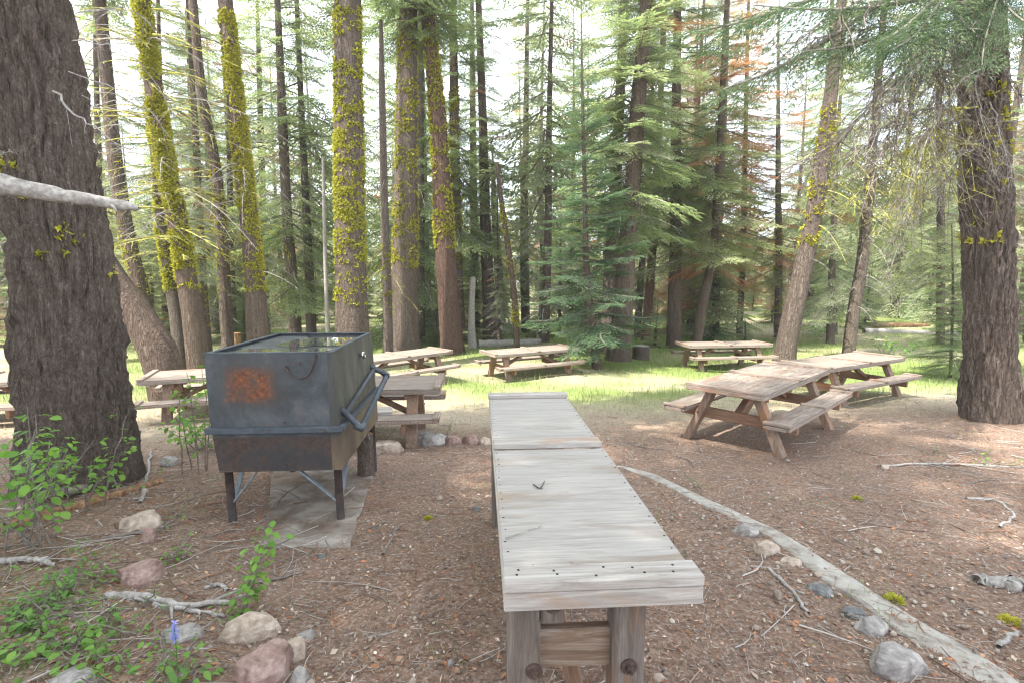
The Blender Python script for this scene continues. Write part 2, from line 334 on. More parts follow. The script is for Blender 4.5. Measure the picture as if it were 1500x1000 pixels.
def mat_grill():
    m, n, b = newmat('grill_steel', .55, .5)
    v = coords(n); c = N(n, 'ShaderNodeSeparateXYZ'); tc_ = N(n, 'ShaderNodeTexCoord'); n.links.new(tc_.outputs['Object'], c.inputs[0])
    f = noise(n, v, 3.2, 10, .7, .4); f2 = noise(n, v, 26, 8, .7); f3 = noise(n, v, 1.6, 5)
    base = ramp(n, f, [(.3, (.022, .022, .022)), (.46, (.038, .042, .046)), (.56, (.055, .064, .071)), (.7, (.085, .098, .108))])
    rust = ramp(n, f2, [(.3, (.04, .02, .014)), (.5, (.14, .05, .022)), (.68, (.27, .10, .04))])
    def band(x, lo, hi, s):
        a = math_(n, 'MULTIPLY', math_(n, 'SUBTRACT', x, lo), s); b_ = math_(n, 'MULTIPLY', math_(n, 'SUBTRACT', hi, x), s)
        q = N(n, 'ShaderNodeClamp'); n.links.new(math_(n, 'MINIMUM', a, b_), q.inputs[0]); return q.outputs[0]
    X, Y_, Z = c.outputs
    wob = math_(n, 'ADD', math_(n, 'MULTIPLY', math_(n, 'SUBTRACT', f, .5), .20), math_(n, 'MULTIPLY', math_(n, 'SUBTRACT', f2, .5), .10))
    px_ = band(math_(n, 'ADD', X, wob), .115, .475, 16); pz_ = band(math_(n, 'ADD', Z, wob), .95, 1.235, 15)
    front = math_(n, 'LESS_THAN', Y_, .03)
    patch = math_(n, 'MULTIPLY', math_(n, 'MULTIPLY', px_, pz_), front)
    pat2 = math_(n, 'MULTIPLY', patch, ramp(n, noise(n, v, 7, 9, .75), [(.36, g3(.15)), (.52, g3(1))]))
    halo = math_(n, 'MULTIPLY', math_(n, 'MULTIPLY', band(X, .02, .60, 6), band(Z, .84, 1.33, 7)), front)
    base = mixc(n, math_(n, 'MULTIPLY', halo, .8), base, (.045, .036, .03))
    # lower box: general reddish brown patches
    low = math_(n, 'LESS_THAN', Z, .70)
    lowp = math_(n, 'MULTIPLY', low, ramp(n, f, [(.38, g3(.1)), (.52, g3(.95))]))
    base = mixc(n, lowp, base, ramp(n, f2, [(.35, (.024, .021, .019)), (.65, (.085, .046, .033))]))
    base = mixc(n, math_(n, 'MULTIPLY', math_(n, 'GREATER_THAN', f, .56), ramp(n, f2, [(.5, g3(0)), (.6, g3(.5))])), base, (.12, .06, .035))
    # weathered tan side
    side = math_(n, 'GREATER_THAN', X, .86)
    vs = coords(n, (1, 2.4, .5)); fs = noise(n, vs, 2.6, 8, .65, .8)
    tan = ramp(n, fs, [(.32, (.03, .031, .03)), (.5, (.062, .061, .052)), (.68, (.115, .105, .078))])
    tan2 = ramp(n, fs, [(.32, (.045, .034, .028)), (.5, (.095, .068, .046)), (.68, (.16, .115, .07))])
    tan = mixc(n, low, tan, tan2)
    base = mixc(n, side, base, tan)
    base = mixc(n, pat2, base, rust)
    n.links.new(base, b.inputs['Base Color'])
    n.links.new(math_(n, 'MULTIPLY_ADD', pat2, .35, math_(n, 'MULTIPLY_ADD', f2, .3, .38)), b.inputs['Roughness'])
    bump(n, b, math_(n, 'MULTIPLY_ADD', f2, .5, f), .25, .006); return m
GRILL = mat_grill()
WATER, _n, _b = newmat('rain_water', .03, .8); _b.inputs['Base Color'].default_value = (.03, .035, .035, 1); _b.inputs['Coat Weight'].default_value = 1; _b.inputs['Coat Roughness'].default_value = .02
_b.inputs['Metallic'].default_value = .75; _b.inputs['Base Color'].default_value = (.55, .56, .56, 1)

def mat_ground():
    m, n, b = newmat('forest_floor', .95, .1)
    v = coords(n); t = attr(n, 'zone'); sp = N(n, 'ShaderNodeSeparateColor'); n.links.new(t, sp.inputs[0])
    f1 = noise(n, v, 1.1, 6); f2 = noise(n, v, 26, 8, .72); f3 = noise(n, v, 5, 6, .65)
    vo = N(n, 'ShaderNodeTexVoronoi'); vo.inputs['Scale'].default_value = 70; n.links.new(v, vo.inputs['Vector'])
    vs = N(n, 'ShaderNodeSeparateColor'); n.links.new(vo.outputs['Color'], vs.inputs[0])
    lit = ramp(n, f2, [(.28, (.10, .064, .045)), (.46, (.20, .134, .096)), (.6, (.30, .21, .158)), (.74, (.45, .355, .28))])
    lit = mixc(n, ramp(n, f3, [(.5, g3(0)), (.72, g3(.55))]), lit, (.27, .145, .09))
    lit = mixc(n, ramp(n, f1, [(.42, g3(0)), (.66, g3(.6))]), lit, (.16, .125, .105))
    speck = ramp(n, vs.outputs[0], [(.0, (.10, .06, .04)), (.5, (.24, .155, .115)), (.8, (.35, .25, .19)), (1, (.50, .43, .37))])
    lit = mixc(n, .38, lit, speck)
    dry = ramp(n, f2, [(.3, (.23, .18, .125)), (.5, (.37, .31, .225)), (.7, (.50, .44, .34))])
    grs = ramp(n, f2, [(.3, (.09, .13, .035)), (.5, (.19, .25, .07)), (.7, (.34, .36, .14))])
    k = mixc(n, sp.outputs[1], lit, dry); k = mixc(n, sp.outputs[0], k, grs)
    n.links.new(k, b.inputs['Base Color'])
    bump(n, b, math_(n, 'ADD', f2, math_(n, 'MULTIPLY', vs.outputs[1], .25)), .9, .02); return m
GROUND = mat_ground()

# ------------------------------------------------------------------ ground
def zone(x, y):
    """green amount, dry amount"""
    nn = noise3(np.stack([x, y, 0 * x], -1), .55, 4)
    edge = 7.6 + .22 * np.maximum(x - 2, 0) - .5 * np.clip((x + 1) / -3, -1, 1) + nn * 1.2
    dry = 1 / (1 + np.exp(-(y - edge + .6) * 2.6))
    n2 = noise3(np.stack([x, y, 0 * x + 4], -1), .5, 4, 2)
    green = 1 / (1 + np.exp(-(y - 9.6 + nn * 1.3) * 2.2)) * np.clip(.62 + n2 * 1.6, 0.05, 1)
    lf = np.exp(-((x + 3.2) ** 2 / 1.0 + (y - 1.9) ** 2 / .9)) * .5
    return np.clip(np.maximum(green, lf), 0, 1), np.clip(dry, 0, 1)
def make_ground():
    a = np.linspace(-1, 1, 310); xs = np.sign(a) * (7 * np.abs(a) + 153 * np.abs(a) ** 5)
    bq = np.linspace(0, 1, 380); ys = -6 + 20 * bq + 226 * bq ** 5
    X, Yy = np.meshgrid(xs, ys, indexing='ij'); Z = G(X, Yy)
    fine = noise3(np.stack([X, Yy, X * 0], -1), 6, 3) * .014 + noise3(np.stack([X, Yy, X * 0], -1), 22, 2, 3) * .006
    Z = Z + fine * (np.abs(Yy) < 14)
    v = np.stack([X, Yy, Z], -1).reshape(-1, 3); nx, ny = X.shape
    i, j = np.meshgrid(np.arange(nx - 1), np.arange(ny - 1), indexing='ij')
    f = np.stack([i * ny + j, (i + 1) * ny + j, (i + 1) * ny + j + 1, i * ny + j + 1], -1).reshape(-1, 4)
    me = npmesh('ground', v, f, GROUND, True)
    gr, dr = zone(v[:, 0], v[:, 1]); c4 = np.ones((len(v), 4), np.float32); c4[:, 0] = gr; c4[:, 1] = dr; c4[:, 2] = 0
    me.color_attributes.new('zone', 'FLOAT_COLOR', 'POINT').data.foreach_set('color', c4.ravel())
    tag(link('ground', me), kind='structure')
make_ground()

# ------------------------------------------------------------------ foliage templates
def kites(base, direc, length, width, nrm):
    """arrays (N,3),(N,3),(N),(N),(N,3) -> verts (N,4,3)"""
    side = np.cross(direc, nrm); side /= np.linalg.norm(side, axis=1)[:, None] + 1e-9
    mid = base + direc * (length * .42)[:, None] + nrm * (length * .05)[:, None]
    tip = base + direc * length[:, None] - nrm * (length * .06)[:, None]
    return np.stack([base, mid + side * (width / 2)[:, None], tip, mid - side * (width / 2)[:, None]], 1)
def bough(rs, L=1.0, step=.05, sub=.06, wid=.02, spread=.42, droop=.25, bare=.25, upturn=.12):
    """fir bough along +X, returns kite verts (N,4,3), tint(N), axis pts"""
    t = np.linspace(0, 1, 9); ax = np.stack([t * L, .03 * L * np.sin(t * 5 + rs.uniform(0, 6)), -droop * L * t ** 1.4 + upturn * L * t ** 3], -1)
    B = []; D = []; Ln = []; Wd = []; Nn = []; Tn = []
    n = max(4, int(L * (1 - bare) / step))
    for s in (-1, 1):
        for k in range(n):
            u = bare + (1 - bare) * (k + rs.uniform(.1, .9)) / n
            p = np.array([np.interp(u, t, ax[:, q]) for q in range(3)])
            full = spread * L * (1 - u) ** .75 * min(1, (u - bare) * 7 + .35) * rs.uniform(.65, 1.1) + .07 * L
            ang = rs.uniform(.75, 1.1) * (1 - .35 * u)
            d = np.array([math.cos(ang), s * math.sin(ang), rs.uniform(-.25, .12)]); d /= np.linalg.norm(d)
            m = max(2, int(full / sub)); dz = -.25 * full
            tb = rs.uniform(.2, .8)
            for j in range(m):
                w_ = (j + .3) / m; q = p + d * full * w_ + np.array([0, 0, dz * w_ ** 2])
                for s2 in (-1, 1):
                    a2 = math.atan2(d[1], d[0]) + s2 * rs.uniform(.5, .95)
                    d2 = np.array([math.cos(a2), math.sin(a2), rs.uniform(-.35, .1) + d[2]]); d2 /= np.linalg.norm(d2)
                    l2 = sub * rs.uniform(1.1, 2.1) * (1.15 - .5 * w_)
                    B.append(q); D.append(d2); Ln.append(l2); Wd.append(wid * rs.uniform(.7, 1.2))
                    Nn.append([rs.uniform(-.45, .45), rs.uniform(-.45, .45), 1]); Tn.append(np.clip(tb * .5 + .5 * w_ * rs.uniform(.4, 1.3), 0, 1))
            B.append(p + d * full * .9 + np.array([0, 0, dz * .85])); D.append(d); Ln.append(sub * 2); Wd.append(wid * 1.1); Nn.append([0, 0, 1]); Tn.append(.9)
    B, D, Ln, Wd, Nn, Tn = map(np.array, (B, D, Ln, Wd, Nn, Tn)); Nn = Nn / np.linalg.norm(Nn, axis=1)[:, None]
    return kites(B, D, Ln, Wd, Nn), Tn, ax
def rotm(az, el, roll=0):
    ca, sa, ce, se, cr_, sr = math.cos(az), math.sin(az), math.cos(el), math.sin(el), math.cos(roll), math.sin(roll)
    Rx = np.array([[1, 0, 0], [0, cr_, -sr], [0, sr, cr_]]); Ry = np.array([[ce, 0, -se], [0, 1, 0], [se, 0, ce]]); Rz = np.array([[ca, -sa, 0], [sa, ca, 0], [0, 0, 1]])
    return Rz @ Ry @ Rx
TPL = {}
for lod, kw in {0: dict(step=.016, sub=.022, wid=.0045), 1: dict(step=.045, sub=.045, wid=.017), 2: dict(step=.085, sub=.085, wid=.033)}.items():
    TPL[lod] = [bough(np.random.RandomState(100 + lod * 10 + q), 1.0, droop=.12 + .16 * q / 4, bare=.12 + .05 * (q % 3), **kw) for q in range(5)]
def crown_mesh(name, seed, z0, z1, r0, r1, lod, nper, whorl, mats, el0=-.25, el1=.35, gap=.0, power=.8):
    """conical crown from height z0 (radius r0) to z1 (radius r1)"""
    rs = np.random.RandomState(seed); V = []; T = []; WV = []; WF = []; wn = 0
    z = z0
    while z < z1:
        f = (z - z0) / (z1 - z0); rad = (r0 * (1 - f) ** power + r1 * f) * rs.uniform(.72, 1.12)
        az0 = rs.uniform(0, 6.28)
        for k in range(nper):
            if rs.rand() < gap: continue
            L = max(.22, rad * rs.uniform(.6, 1.15)); az = az0 + k * 6.283 / nper + rs.uniform(-.35, .35); el = el0 + (el1 - el0) * f + rs.uniform(-.16, .16)
            kv, tt, ax = TPL[lod][rs.randint(5)]
            M = rotm(az, el, rs.uniform(-.4, .4)); zz = z + rs.uniform(-.5, .5) * whorl; br = .5 + .5 * rs.rand()
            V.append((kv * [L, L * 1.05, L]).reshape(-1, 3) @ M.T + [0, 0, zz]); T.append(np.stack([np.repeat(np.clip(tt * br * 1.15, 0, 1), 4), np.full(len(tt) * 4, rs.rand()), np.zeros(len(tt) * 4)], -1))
            a = (ax * L) @ M.T + [0, 0, zz]; wv, wf = tube_arr(a[[0, 3, 6, 8]], np.array([.02, .014, .008, .003]) * max(.5, L * .8), 3); WV.append(wv); WF.append(wf + wn); wn += len(wv)
        z += whorl * rs.uniform(.75, 1.25)
    V = np.concatenate(V); T = np.concatenate(T); nk = len(V) // 4
    F = np.arange(nk * 4).reshape(-1, 4); WV = np.concatenate(WV); WF = np.concatenate(WF) + len(V)
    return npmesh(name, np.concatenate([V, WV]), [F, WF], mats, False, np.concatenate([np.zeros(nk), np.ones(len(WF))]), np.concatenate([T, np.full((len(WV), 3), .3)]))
CR = {}
def C(key): return CR[key]
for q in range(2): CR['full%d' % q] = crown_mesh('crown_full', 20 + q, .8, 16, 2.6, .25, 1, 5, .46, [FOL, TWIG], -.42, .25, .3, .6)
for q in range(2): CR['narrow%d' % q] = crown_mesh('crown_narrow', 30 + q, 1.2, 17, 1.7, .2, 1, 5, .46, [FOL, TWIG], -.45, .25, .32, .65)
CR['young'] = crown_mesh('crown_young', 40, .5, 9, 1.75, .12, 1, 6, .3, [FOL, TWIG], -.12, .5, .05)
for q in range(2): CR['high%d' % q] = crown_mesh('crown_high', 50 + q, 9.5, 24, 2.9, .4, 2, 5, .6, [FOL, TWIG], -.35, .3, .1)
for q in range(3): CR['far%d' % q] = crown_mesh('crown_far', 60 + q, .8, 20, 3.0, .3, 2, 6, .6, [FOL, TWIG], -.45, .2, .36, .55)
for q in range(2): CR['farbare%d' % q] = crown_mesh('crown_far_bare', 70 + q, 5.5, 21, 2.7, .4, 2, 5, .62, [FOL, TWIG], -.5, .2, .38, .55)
def add_crown(parent, key, mat, base, scale=1.0, rz=0, wscale=1.0, top=None, name='crown', lean=(0, 0)):
    me = C(key); o = link(name, me, parent, (0, 0, 0), (lean[0], lean[1], rz), (wscale, wscale, scale))
    o.material_slots[0].link = 'OBJECT'; o.material_slots[0].material = mat; o.location = base; return o

# ------------------------------------------------------------------ trunks
def trunk_pts(path, Y, extend=None):
    """path: (px, py, width px) from base to top; returns local pts (rel. to base), radii, base"""
    P = []; rad = []
    for px, py, wd in path:
        P.append(at(px, py, Y)); rad.append(wd * .5 * Y / ray(px, py)[1] / FPX * math.cos(math.atan((px - 750) / FPX)))
    P = np.array(P); rad = np.array(rad)
    if extend and P[-1][2] < extend:
        d = (P[-1] - P[-2]) / (P[-1][2] - P[-2][2]); dz = extend - P[-1][2]
        P = np.vstack([P, P[-1] + d * dz * .5 * [1, 1, 1], P[-1] + d * dz * [.8, .8, 1]]); rad = np.append(rad, [rad[-1] * .72, rad[-1] * .12])
    P[:, 1] += 0
    base = P[0].copy(); gz = g1(base[0], base[1] )
    base[2] = gz
    P[0, 2] = min(P[0, 2], gz) - .12
    return P - base, rad, base
def trunk_mesh(L, rad, mat, n=16, m=34, seed=0, amp=.05, plates=None):
    Q = spl(np.hstack([L, rad[:, None]]), m); P, r = Q[:, :3], np.maximum(Q[:, 3], .006)
    V, F = tube_arr(P, r, n)
    C_ = np.repeat(P, n, 0); rr = np.repeat(r, n)[:, None]; d = (V - C_) / rr
    V = C_ + d * rr * (1 + amp * noise3(V + seed * 3.1, 1.6, 3, seed)[:, None] * 1.1 + amp * .6 * noise3(V * [1, 1, .4] + seed, 6, 2, seed + 1)[:, None])
    if plates:
        cw, ch, depth = plates; R0 = float(r.mean()); nc = max(6, int(2 * math.pi * R0 / cw)); th = np.tile(np.arange(n) / n * nc, m)
        h = np.repeat(np.concatenate([[0], np.cumsum(np.linalg.norm(np.diff(P, axis=0), axis=1))]), n) / ch
        th = th + .55 * noise3(V * [1, 1, .5], 3.5, 3, 2) * 2.2; h = h + .5 * noise3(V, 4, 2, 4)
        rs = np.random.RandomState(seed + 5); nh = int(h.max()) + 4; JX = rs.rand(nc, nh + 4); JY = rs.rand(nc, nh + 4); HH = rs.rand(nc, nh + 4)
        ci = np.floor(th).astype(int); cj = np.floor(h).astype(int) + 1; D = []; Hs = []
        for a in (-1, 0, 1):
            for b in (-1, 0, 1):
                ii = ci + a; jj = np.clip(cj + b, 0, nh + 3); x = ii + JX[ii % nc, jj]; y = (jj - 1) + JY[ii % nc, jj]
                D.append(np.hypot(th - x, h - y)); Hs.append(HH[ii % nc, jj])
        D = np.array(D); Hs = np.array(Hs); o = np.argsort(D, 0); F1 = np.take_along_axis(D, o[:1], 0)[0]; F2 = np.take_along_axis(D, o[1:2], 0)[0]; hv = np.take_along_axis(Hs, o[:1], 0)[0]
        e = np.clip((F2 - F1) / .32, 0, 1); e = e * e * (3 - 2 * e)
        rg = 1 - np.abs(noise3(V * [1, 1, .16] + seed, 11, 3, 7)) * 2.2; rg = np.clip(rg, -.6, 1); mm = np.clip(.55 + noise3(V * [1, 1, .5], 1.4, 2, 9), .45, 1)
        disp = depth * ((e * (.5 + .7 * hv)) * mm - rg * .38 - .2) + depth * .30 * noise3(V * [1, 1, .6], 30, 3, 6)
        V = V + d * disp[:, None]
    return npmesh('trunk', V, F, mat, True), P, r
def tufts(P, r, pieces, seed, size=.035, band=0, side=None):
    """lichen tufts on the trunk surface; pieces: list of (h0,h1,count per m)"""
    rs = np.random.RandomState(seed); cum = np.concatenate([[0], np.cumsum(np.linalg.norm(np.diff(P, axis=0), axis=1))]); B = []; D = []
    for h0, h1, dens in pieces:
        k = int((h1 - h0) * dens); zz = P[:, 2]
        hz = rs.uniform(h0, h1, k * 3); az = rs.uniform(0, 6.283, k * 3)
        if side is not None: az = np.where(rs.rand(k * 3) < .7, side + rs.normal(0, .9, k * 3), az)
        c = np.stack([np.interp(hz, zz, P[:, q]) for q in range(3)], -1); rr = np.interp(hz, zz, r)
        dd = np.stack([np.cos(az), np.sin(az), 0 * az], -1)
        msk = noise3(c + dd * rr[:, None], 2.2, 3, seed % 7) * 1.4
        if band: msk = msk * .7 + 1.5 * noise3(np.column_stack([dd[:, 0] * .9, dd[:, 1] * .9, hz * 4.2 / band + seed]), 1.0, 3, 3) + .12 * np.sin(hz * 6.283 / band * .9)
        keep = msk + rs.normal(0, .34, len(hz)) > .10
        hz, az = np.repeat(hz[keep][:k // 4], 6), np.repeat(az[keep][:k // 4], 6); rr = np.interp(hz, zz, r)
        hz = hz + rs.normal(0, .022, len(hz)); az = az + rs.normal(0, .035, len(az)) / rr; rr = np.interp(hz, zz, r)
        c = np.stack([np.interp(hz, zz, P[:, q]) for q in range(3)], -1); dd = np.stack([np.cos(az), np.sin(az), 0 * az], -1)
        B.append(c + dd * (rr * .97)[:, None]); D.append(dd)
    B = np.concatenate(B); D = np.concatenate(D); q = 4
    B4 = np.repeat(B, q, 0); D4 = np.repeat(D, q, 0) + rs.normal(0, .65, (len(B) * q, 3)) - [0, 0, .15]; D4 /= np.linalg.norm(D4, axis=1)[:, None]
    Nn = rs.normal(size=D4.shape); Nn /= np.linalg.norm(Nn, axis=1)[:, None]
    sz = np.repeat((.35 + 1.3 * rs.rand(len(B)) ** 2), q) * size
    K = kites(B4, D4, sz * rs.uniform(.8, 1.4, len(sz)), sz * .8, Nn); t = np.repeat(rs.rand(len(K)), 4)
    return npmesh('lichen', K.reshape(-1, 3), np.arange(len(K) * 4).reshape(-1, 4), LICH, False, None, np.stack([t, t, t], -1))
def deadlimbs(P, r, h0, h1, count, seed, L=1.2, mat=None, droop=.5, azc=None, twigs=6, rad=.012, up=0.0):
    """bare side branches with forked twigs"""
    rs = np.random.RandomState(seed); V = []; F = []; n = 0
    def tb(p, rr, k):
        nonlocal n
        v, f = tube_arr(p, rr, k); V.append(v); F.append(f + n); n += len(v)
    for k in range(count):
        h = rs.uniform(h0, h1); az = rs.uniform(0, 6.28) if azc is None else azc + rs.normal(0, .7)
        c = np.array([np.interp(h, P[:, 2], P[:, q]) for q in range(3)]); l = L * rs.uniform(.4, 1.2); d = np.array([math.cos(az), math.sin(az), 0])
        t = np.linspace(0, 1, 7)[:, None]; side = np.array([-d[1], d[0], 0]) * rs.normal(0, .12)
        p = c + d * l * t + side * l * t ** 2 + np.array([0, 0, 1]) * l * (rs.uniform(-.1, .25) + up) * t - np.array([0, 0, 1]) * l * droop * rs.uniform(.5, 1.2) * t ** 2
        tb(p, np.linspace(rad, rad * .25, 7) * rs.uniform(.6, 1.3), 4)
        for j in range(twigs):
            u = rs.uniform(.25, 1); i = u * 6; a = p[int(i)] + (p[min(6, int(i) + 1)] - p[int(i)]) * (i % 1); s = rs.choice([-1, 1]); tl = l * rs.uniform(.12, .4) * (1.2 - u)
            dd = d * rs.uniform(.2, .9) + np.array([-d[1], d[0], 0]) * s * rs.uniform(.4, 1) + np.array([0, 0, rs.uniform(-.7, .2)]); tt = np.linspace(0, 1, 4)[:, None]
            tb(a + dd * tl * tt - np.array([0, 0, .25 * tl]) * tt ** 2, np.linspace(rad * .4, rad * .15, 4), 3)
    return npmesh('bare_twigs', np.concatenate(V), np.concatenate(F), mat or TWIG, False)
def tree(name, label, path, Y, bark=None, extend=22, n=16, m=36, lichen=None, band=0, side=None, tsize=.035, dead=None, crown=None, group=None, plates=None, amp=.05, kw={}):
    L, rad, base = trunk_pts(path, Y, extend); root = empty(name, base, 0, label, 'tree', group)
    me, P, r = trunk_mesh(L, rad, bark or BARK, n, m, abs(hash(label)) % 17 if False else len(label) % 17, amp, plates); link('trunk', me, root)
    if lichen: tag(link('lichen', tufts(P, r, lichen, len(label) + int(Y), tsize, band, side), root), kind='stuff')
    for d in (dead or []):
        tag(link('bare_twigs', deadlimbs(P, r, seed=len(label) + int(d[0] * 7), **dict(zip(('h0', 'h1', 'count', 'L'), d[:4])), **(d[4] if len(d) > 4 else {})), root), kind='stuff')
    for c in (crown or []):
        key, mat, z, sz, sw, rz = c; top = P[-1]; bz = np.array([np.interp(z, P[:, 2], P[:, q]) for q in range(2)])
        hh = {'f': 16, 'n': 17, 'y': 9, 'h': 24}.get(key[0], 20); zt = z + hh * sz; tp = np.array([np.interp(zt, P[:, 2], P[:, q]) for q in range(2)]); dl = (tp - bz) / (hh * sz)
        o = add_crown(root, key, mat, (bz[0], bz[1], z), sz, 0, sw); o.rotation_euler = (-math.atan(dl[1]), math.atan(dl[0]), 0); o.rotation_euler.rotate_axis('Z', rz)
    return root, P, r
# near-left giant
tA, PA, rA = tree('fir_tree', 'massive dark-barked trunk at the left edge, wider than the steel grill is tall', [(118, 735, 222), (118, 690, 200), (115, 640, 180), (106, 560, 168), (100, 480, 163), (92, 380, 154), (79, 300, 149), (66, 150, 133), (52, 0, 118), (46, -70, 112)], 4.75, BARK_DARK, 24, 270, 310, plates=(.070, .16, .075), amp=.03)
ml = tufts(PA, rA, [(1.9, 3.6, 60)], 5, .03, 0, -1.9)
tag(link('lichen', ml, tA), kind='stuff')
tZ, PZ, rZ = tree('fir_tree', 'thick upright trunk at the right edge with drooping dead limbs on its left', [(1456, 622, 114), (1454, 590, 98), (1452, 540, 87), (1448, 420, 82), (1443, 250, 78), (1438, 100, 76), (1434, 0, 74)], 7.6, BARK, 26, 220, 300, plates=(.062, .17, .06), amp=.03)
tag(link('lichen', tufts(PZ, rZ, [(2.6, 4.9, 75)], 15, .045, 0, -1.7), tZ), kind='stuff')

T = tree
T('fir_tree', 'leaning curved trunk just behind the massive left trunk, bowed like a knee at its foot', [(246, 545, 62), (232, 515, 60), (200, 460, 52), (160, 400, 46), (120, 330, 42), (90, 250, 38)], 9.5, BARK, None, 20, 40, amp=.04)
T('fir_tree', 'straight lichen-dusted trunk rising between the massive left trunk and the mossy pair', [(222, 490, 26), (205, 420, 26), (187, 350, 25), (172, 260, 24), (155, 100, 22), (146, 0, 20)], 15, BARK, 22, lichen=[(2, 5, 260)], crown=[('full1', FOL, 9.9, .9, .9, 1)])
T('mossy_fir', 'leaning twin trunk coated in yellow lichen, the front one of the pair', [(293, 548, 38), (285, 480, 34), (272, 400, 31), (262, 333, 30), (245, 250, 29), (225, 130, 28), (207, 0, 25)], 12.5, BARK, 20, n=20, lichen=[(2.3, 3.6, 900), (3.6, 9, 1500)], tsize=.045, side=-.9, dead=[(3, 9, 60, 1.9, dict(mat=LIMB, droop=.3, twigs=9, rad=.022)), (3.5, 8.5, 46, 2.6, dict(mat=DEADW, droop=.5, twigs=11, rad=.011))]
)
T('mossy_fir', 'darker twin trunk with yellow lichen, the rear one standing left of its partner', [(268, 546, 26), (262, 480, 26), (250, 400, 24), (240, 333, 23), (230, 220, 22), (219, 100, 20)], 12.9, BARK_DARK, 14, lichen=[(2.2, 7, 500)], tsize=.045, dead=[(2.6, 6, 26, 1.2, dict(mat=LIMB, droop=.6))])
T('fir_tree', 'thin grey trunk with bent twigs between the twin mossy trunks and the broad mossy one', [(334, 512, 20), (330, 440, 19), (324, 333, 18), (315, 240, 17), (300, 167, 16), (282, 0, 14)], 14, BARK_PALE, 20, lichen=[(2, 7, 160)], dead=[(2, 9, 50, 1.3, dict(droop=.5)), (2, 9, 36, 1.1, dict(mat=LIMB, droop=.5, rad=.018))])
T('fir_tree', 'small trunk seen between the twin mossy trunks and the grey one', [(306, 512, 12), (300, 440, 11), (294, 350, 11), (286, 200, 9)], 17, BARK, 15, lichen=[(1, 6, 120)], crown=[('narrow0', FOL_GREY, 2, .8, .9, .5)])
T('mossy_fir', 'brown trunk half covered in yellow lichen standing behind the left end of the grill', [(379, 515, 40), (377, 480, 35), (371, 380, 29), (362, 300, 28), (347, 167, 26), (336, 60, 24), (330, 0, 23)], 13.5, BARK, 22, n=20, lichen=[(2.2, 4.2, 500), (4.2, 9, 1200)], side=-.6, tsize=.042, dead=[(3, 9, 30, .9, dict(mat=LIMB, droop=.4, rad=.016)), (2.4, 6, 16, 1.2, dict(mat=DEADW, droop=.6))]
)
T('fir_tree', 'slender trunk carrying a full green crown left of the tallest mossy trunk', [(433, 500, 20), (431, 450, 18), (422, 340, 16), (414, 180, 14), (408, 40, 10)], 20, BARK, 15, lichen=[(2, 4, 80)], dead=[(1.5, 4, 18, 1.3, dict(mat=LIMB, droop=.8))], crown=[('full0', FOL, 1.8, .9, 1.0, 0)])
T('fir_tree', 'green fir rising behind the slender trunk left of the tallest mossy trunk', [(390, 480, 12), (385, 300, 10), (380, 120, 8)], 24, BARK, 16, crown=[('full1', FOL_GREY, 2.2, 1.0, .95, 1)])
T('bare_pole', 'thin bare grey pole tree beside the tallest mossy trunk', [(480, 490, 7), (476, 360, 6), (473, 230, 4)], 17, DEADW, None, 6, 12)
T('mossy_fir', 'tallest upright trunk with bands of yellow lichen directly behind the grill', [(517, 505, 56), (516, 480, 50), (514, 400, 46), (512, 300, 44), (511, 200, 43), (510, 100, 41), (509, 0, 40)], 14, BARK, 26, n=24, lichen=[(1.9, 3.2, 400), (3.2, 7.2, 1700), (7.2, 9.5, 900)], band=.33, tsize=.045, crown=[('full1', FOL, 9.9, .9, .9, 5)])
T('dead_tree', 'dead thin tree with drooping bare twigs between two mossy trunks', [(568, 510, 17), (567, 430, 14), (564, 333, 12), (560, 150, 10), (558, 30, 5)], 16, BARK_PALE, None, lichen=[(1.5, 3.6, 130)], dead=[(4, 9.4, 70, 1.2, dict(droop=.8, twigs=4, rad=.008)), (2, 4, 14, 1.0, dict(mat=LIMB, droop=1.1))])
T('mossy_fir', 'straight pale-barked trunk with lichen bands, second large one right of the grill', [(594, 520, 54), (593, 505, 46), (593, 460, 41), (594, 333, 37), (595, 200, 32), (597, 80, 28), (598, 0, 26)], 17.6, BARK_PALE, 26, n=22, lichen=[(3, 5, 900), (5, 11, 500)], band=.6, tsize=.05, crown=[('full1', FOL, 9.9, .9, .9, 2)])
T('mossy_fir', 'reddish lichen-banded trunk right of the pale-barked one, leaning left at its top', [(664, 520, 40), (662, 505, 36), (657, 440, 32), (650, 333, 29), (641, 170, 24), (630, 60, 21), (625, 0, 20)], 17.6, BARK_RED, 24, n=20, lichen=[(3.6, 5.5, 800), (5.5, 11, 420)], band=.5, tsize=.05, crown=[('full1', FOL, 9.9, .9, .9, 4)])
T('fir_tree', 'narrow trunk peeking out right behind the reddish lichen-banded one', [(674, 500, 18), (671, 420, 16), (667, 250, 14), (664, 60, 12)], 21, BARK, 22, lichen=[(3, 10, 300)], band=.5, tsize=.05, dead=[(4, 10, 30, 2.0, dict(mat=LIMB, droop=.6))], crown=[('full0', FOL, 4, 1.0, .9, .3)])
T('broken_snag', 'broken pale snag with peeled wood right of the reddish trunk', [(692, 500, 14), (691, 460, 10), (693, 406, 8)], 19, DEADW, None, 10, 16, amp=.1)
T('fir_tree', 'brown trunk of the paired trunks left of the young dark fir', [(718, 498, 22), (716, 440, 19), (712, 350, 16), (708, 200, 13), (703, 60, 10)], 22, BARK, 18, dead=[(2, 6, 24, 1.4, dict(droop=.7))], crown=[('narrow1', FOL_GREY, 2.6, 1.0, 1.2, 1)])
T('fir_tree', 'right-hand darker trunk of the pair left of the young dark fir', [(735, 492, 14), (732, 430, 13), (729, 380, 12)], 25, BARK_DARK, 8, crown=[('farbare0', FOL_GREY, -2, .6, .7, 0)])
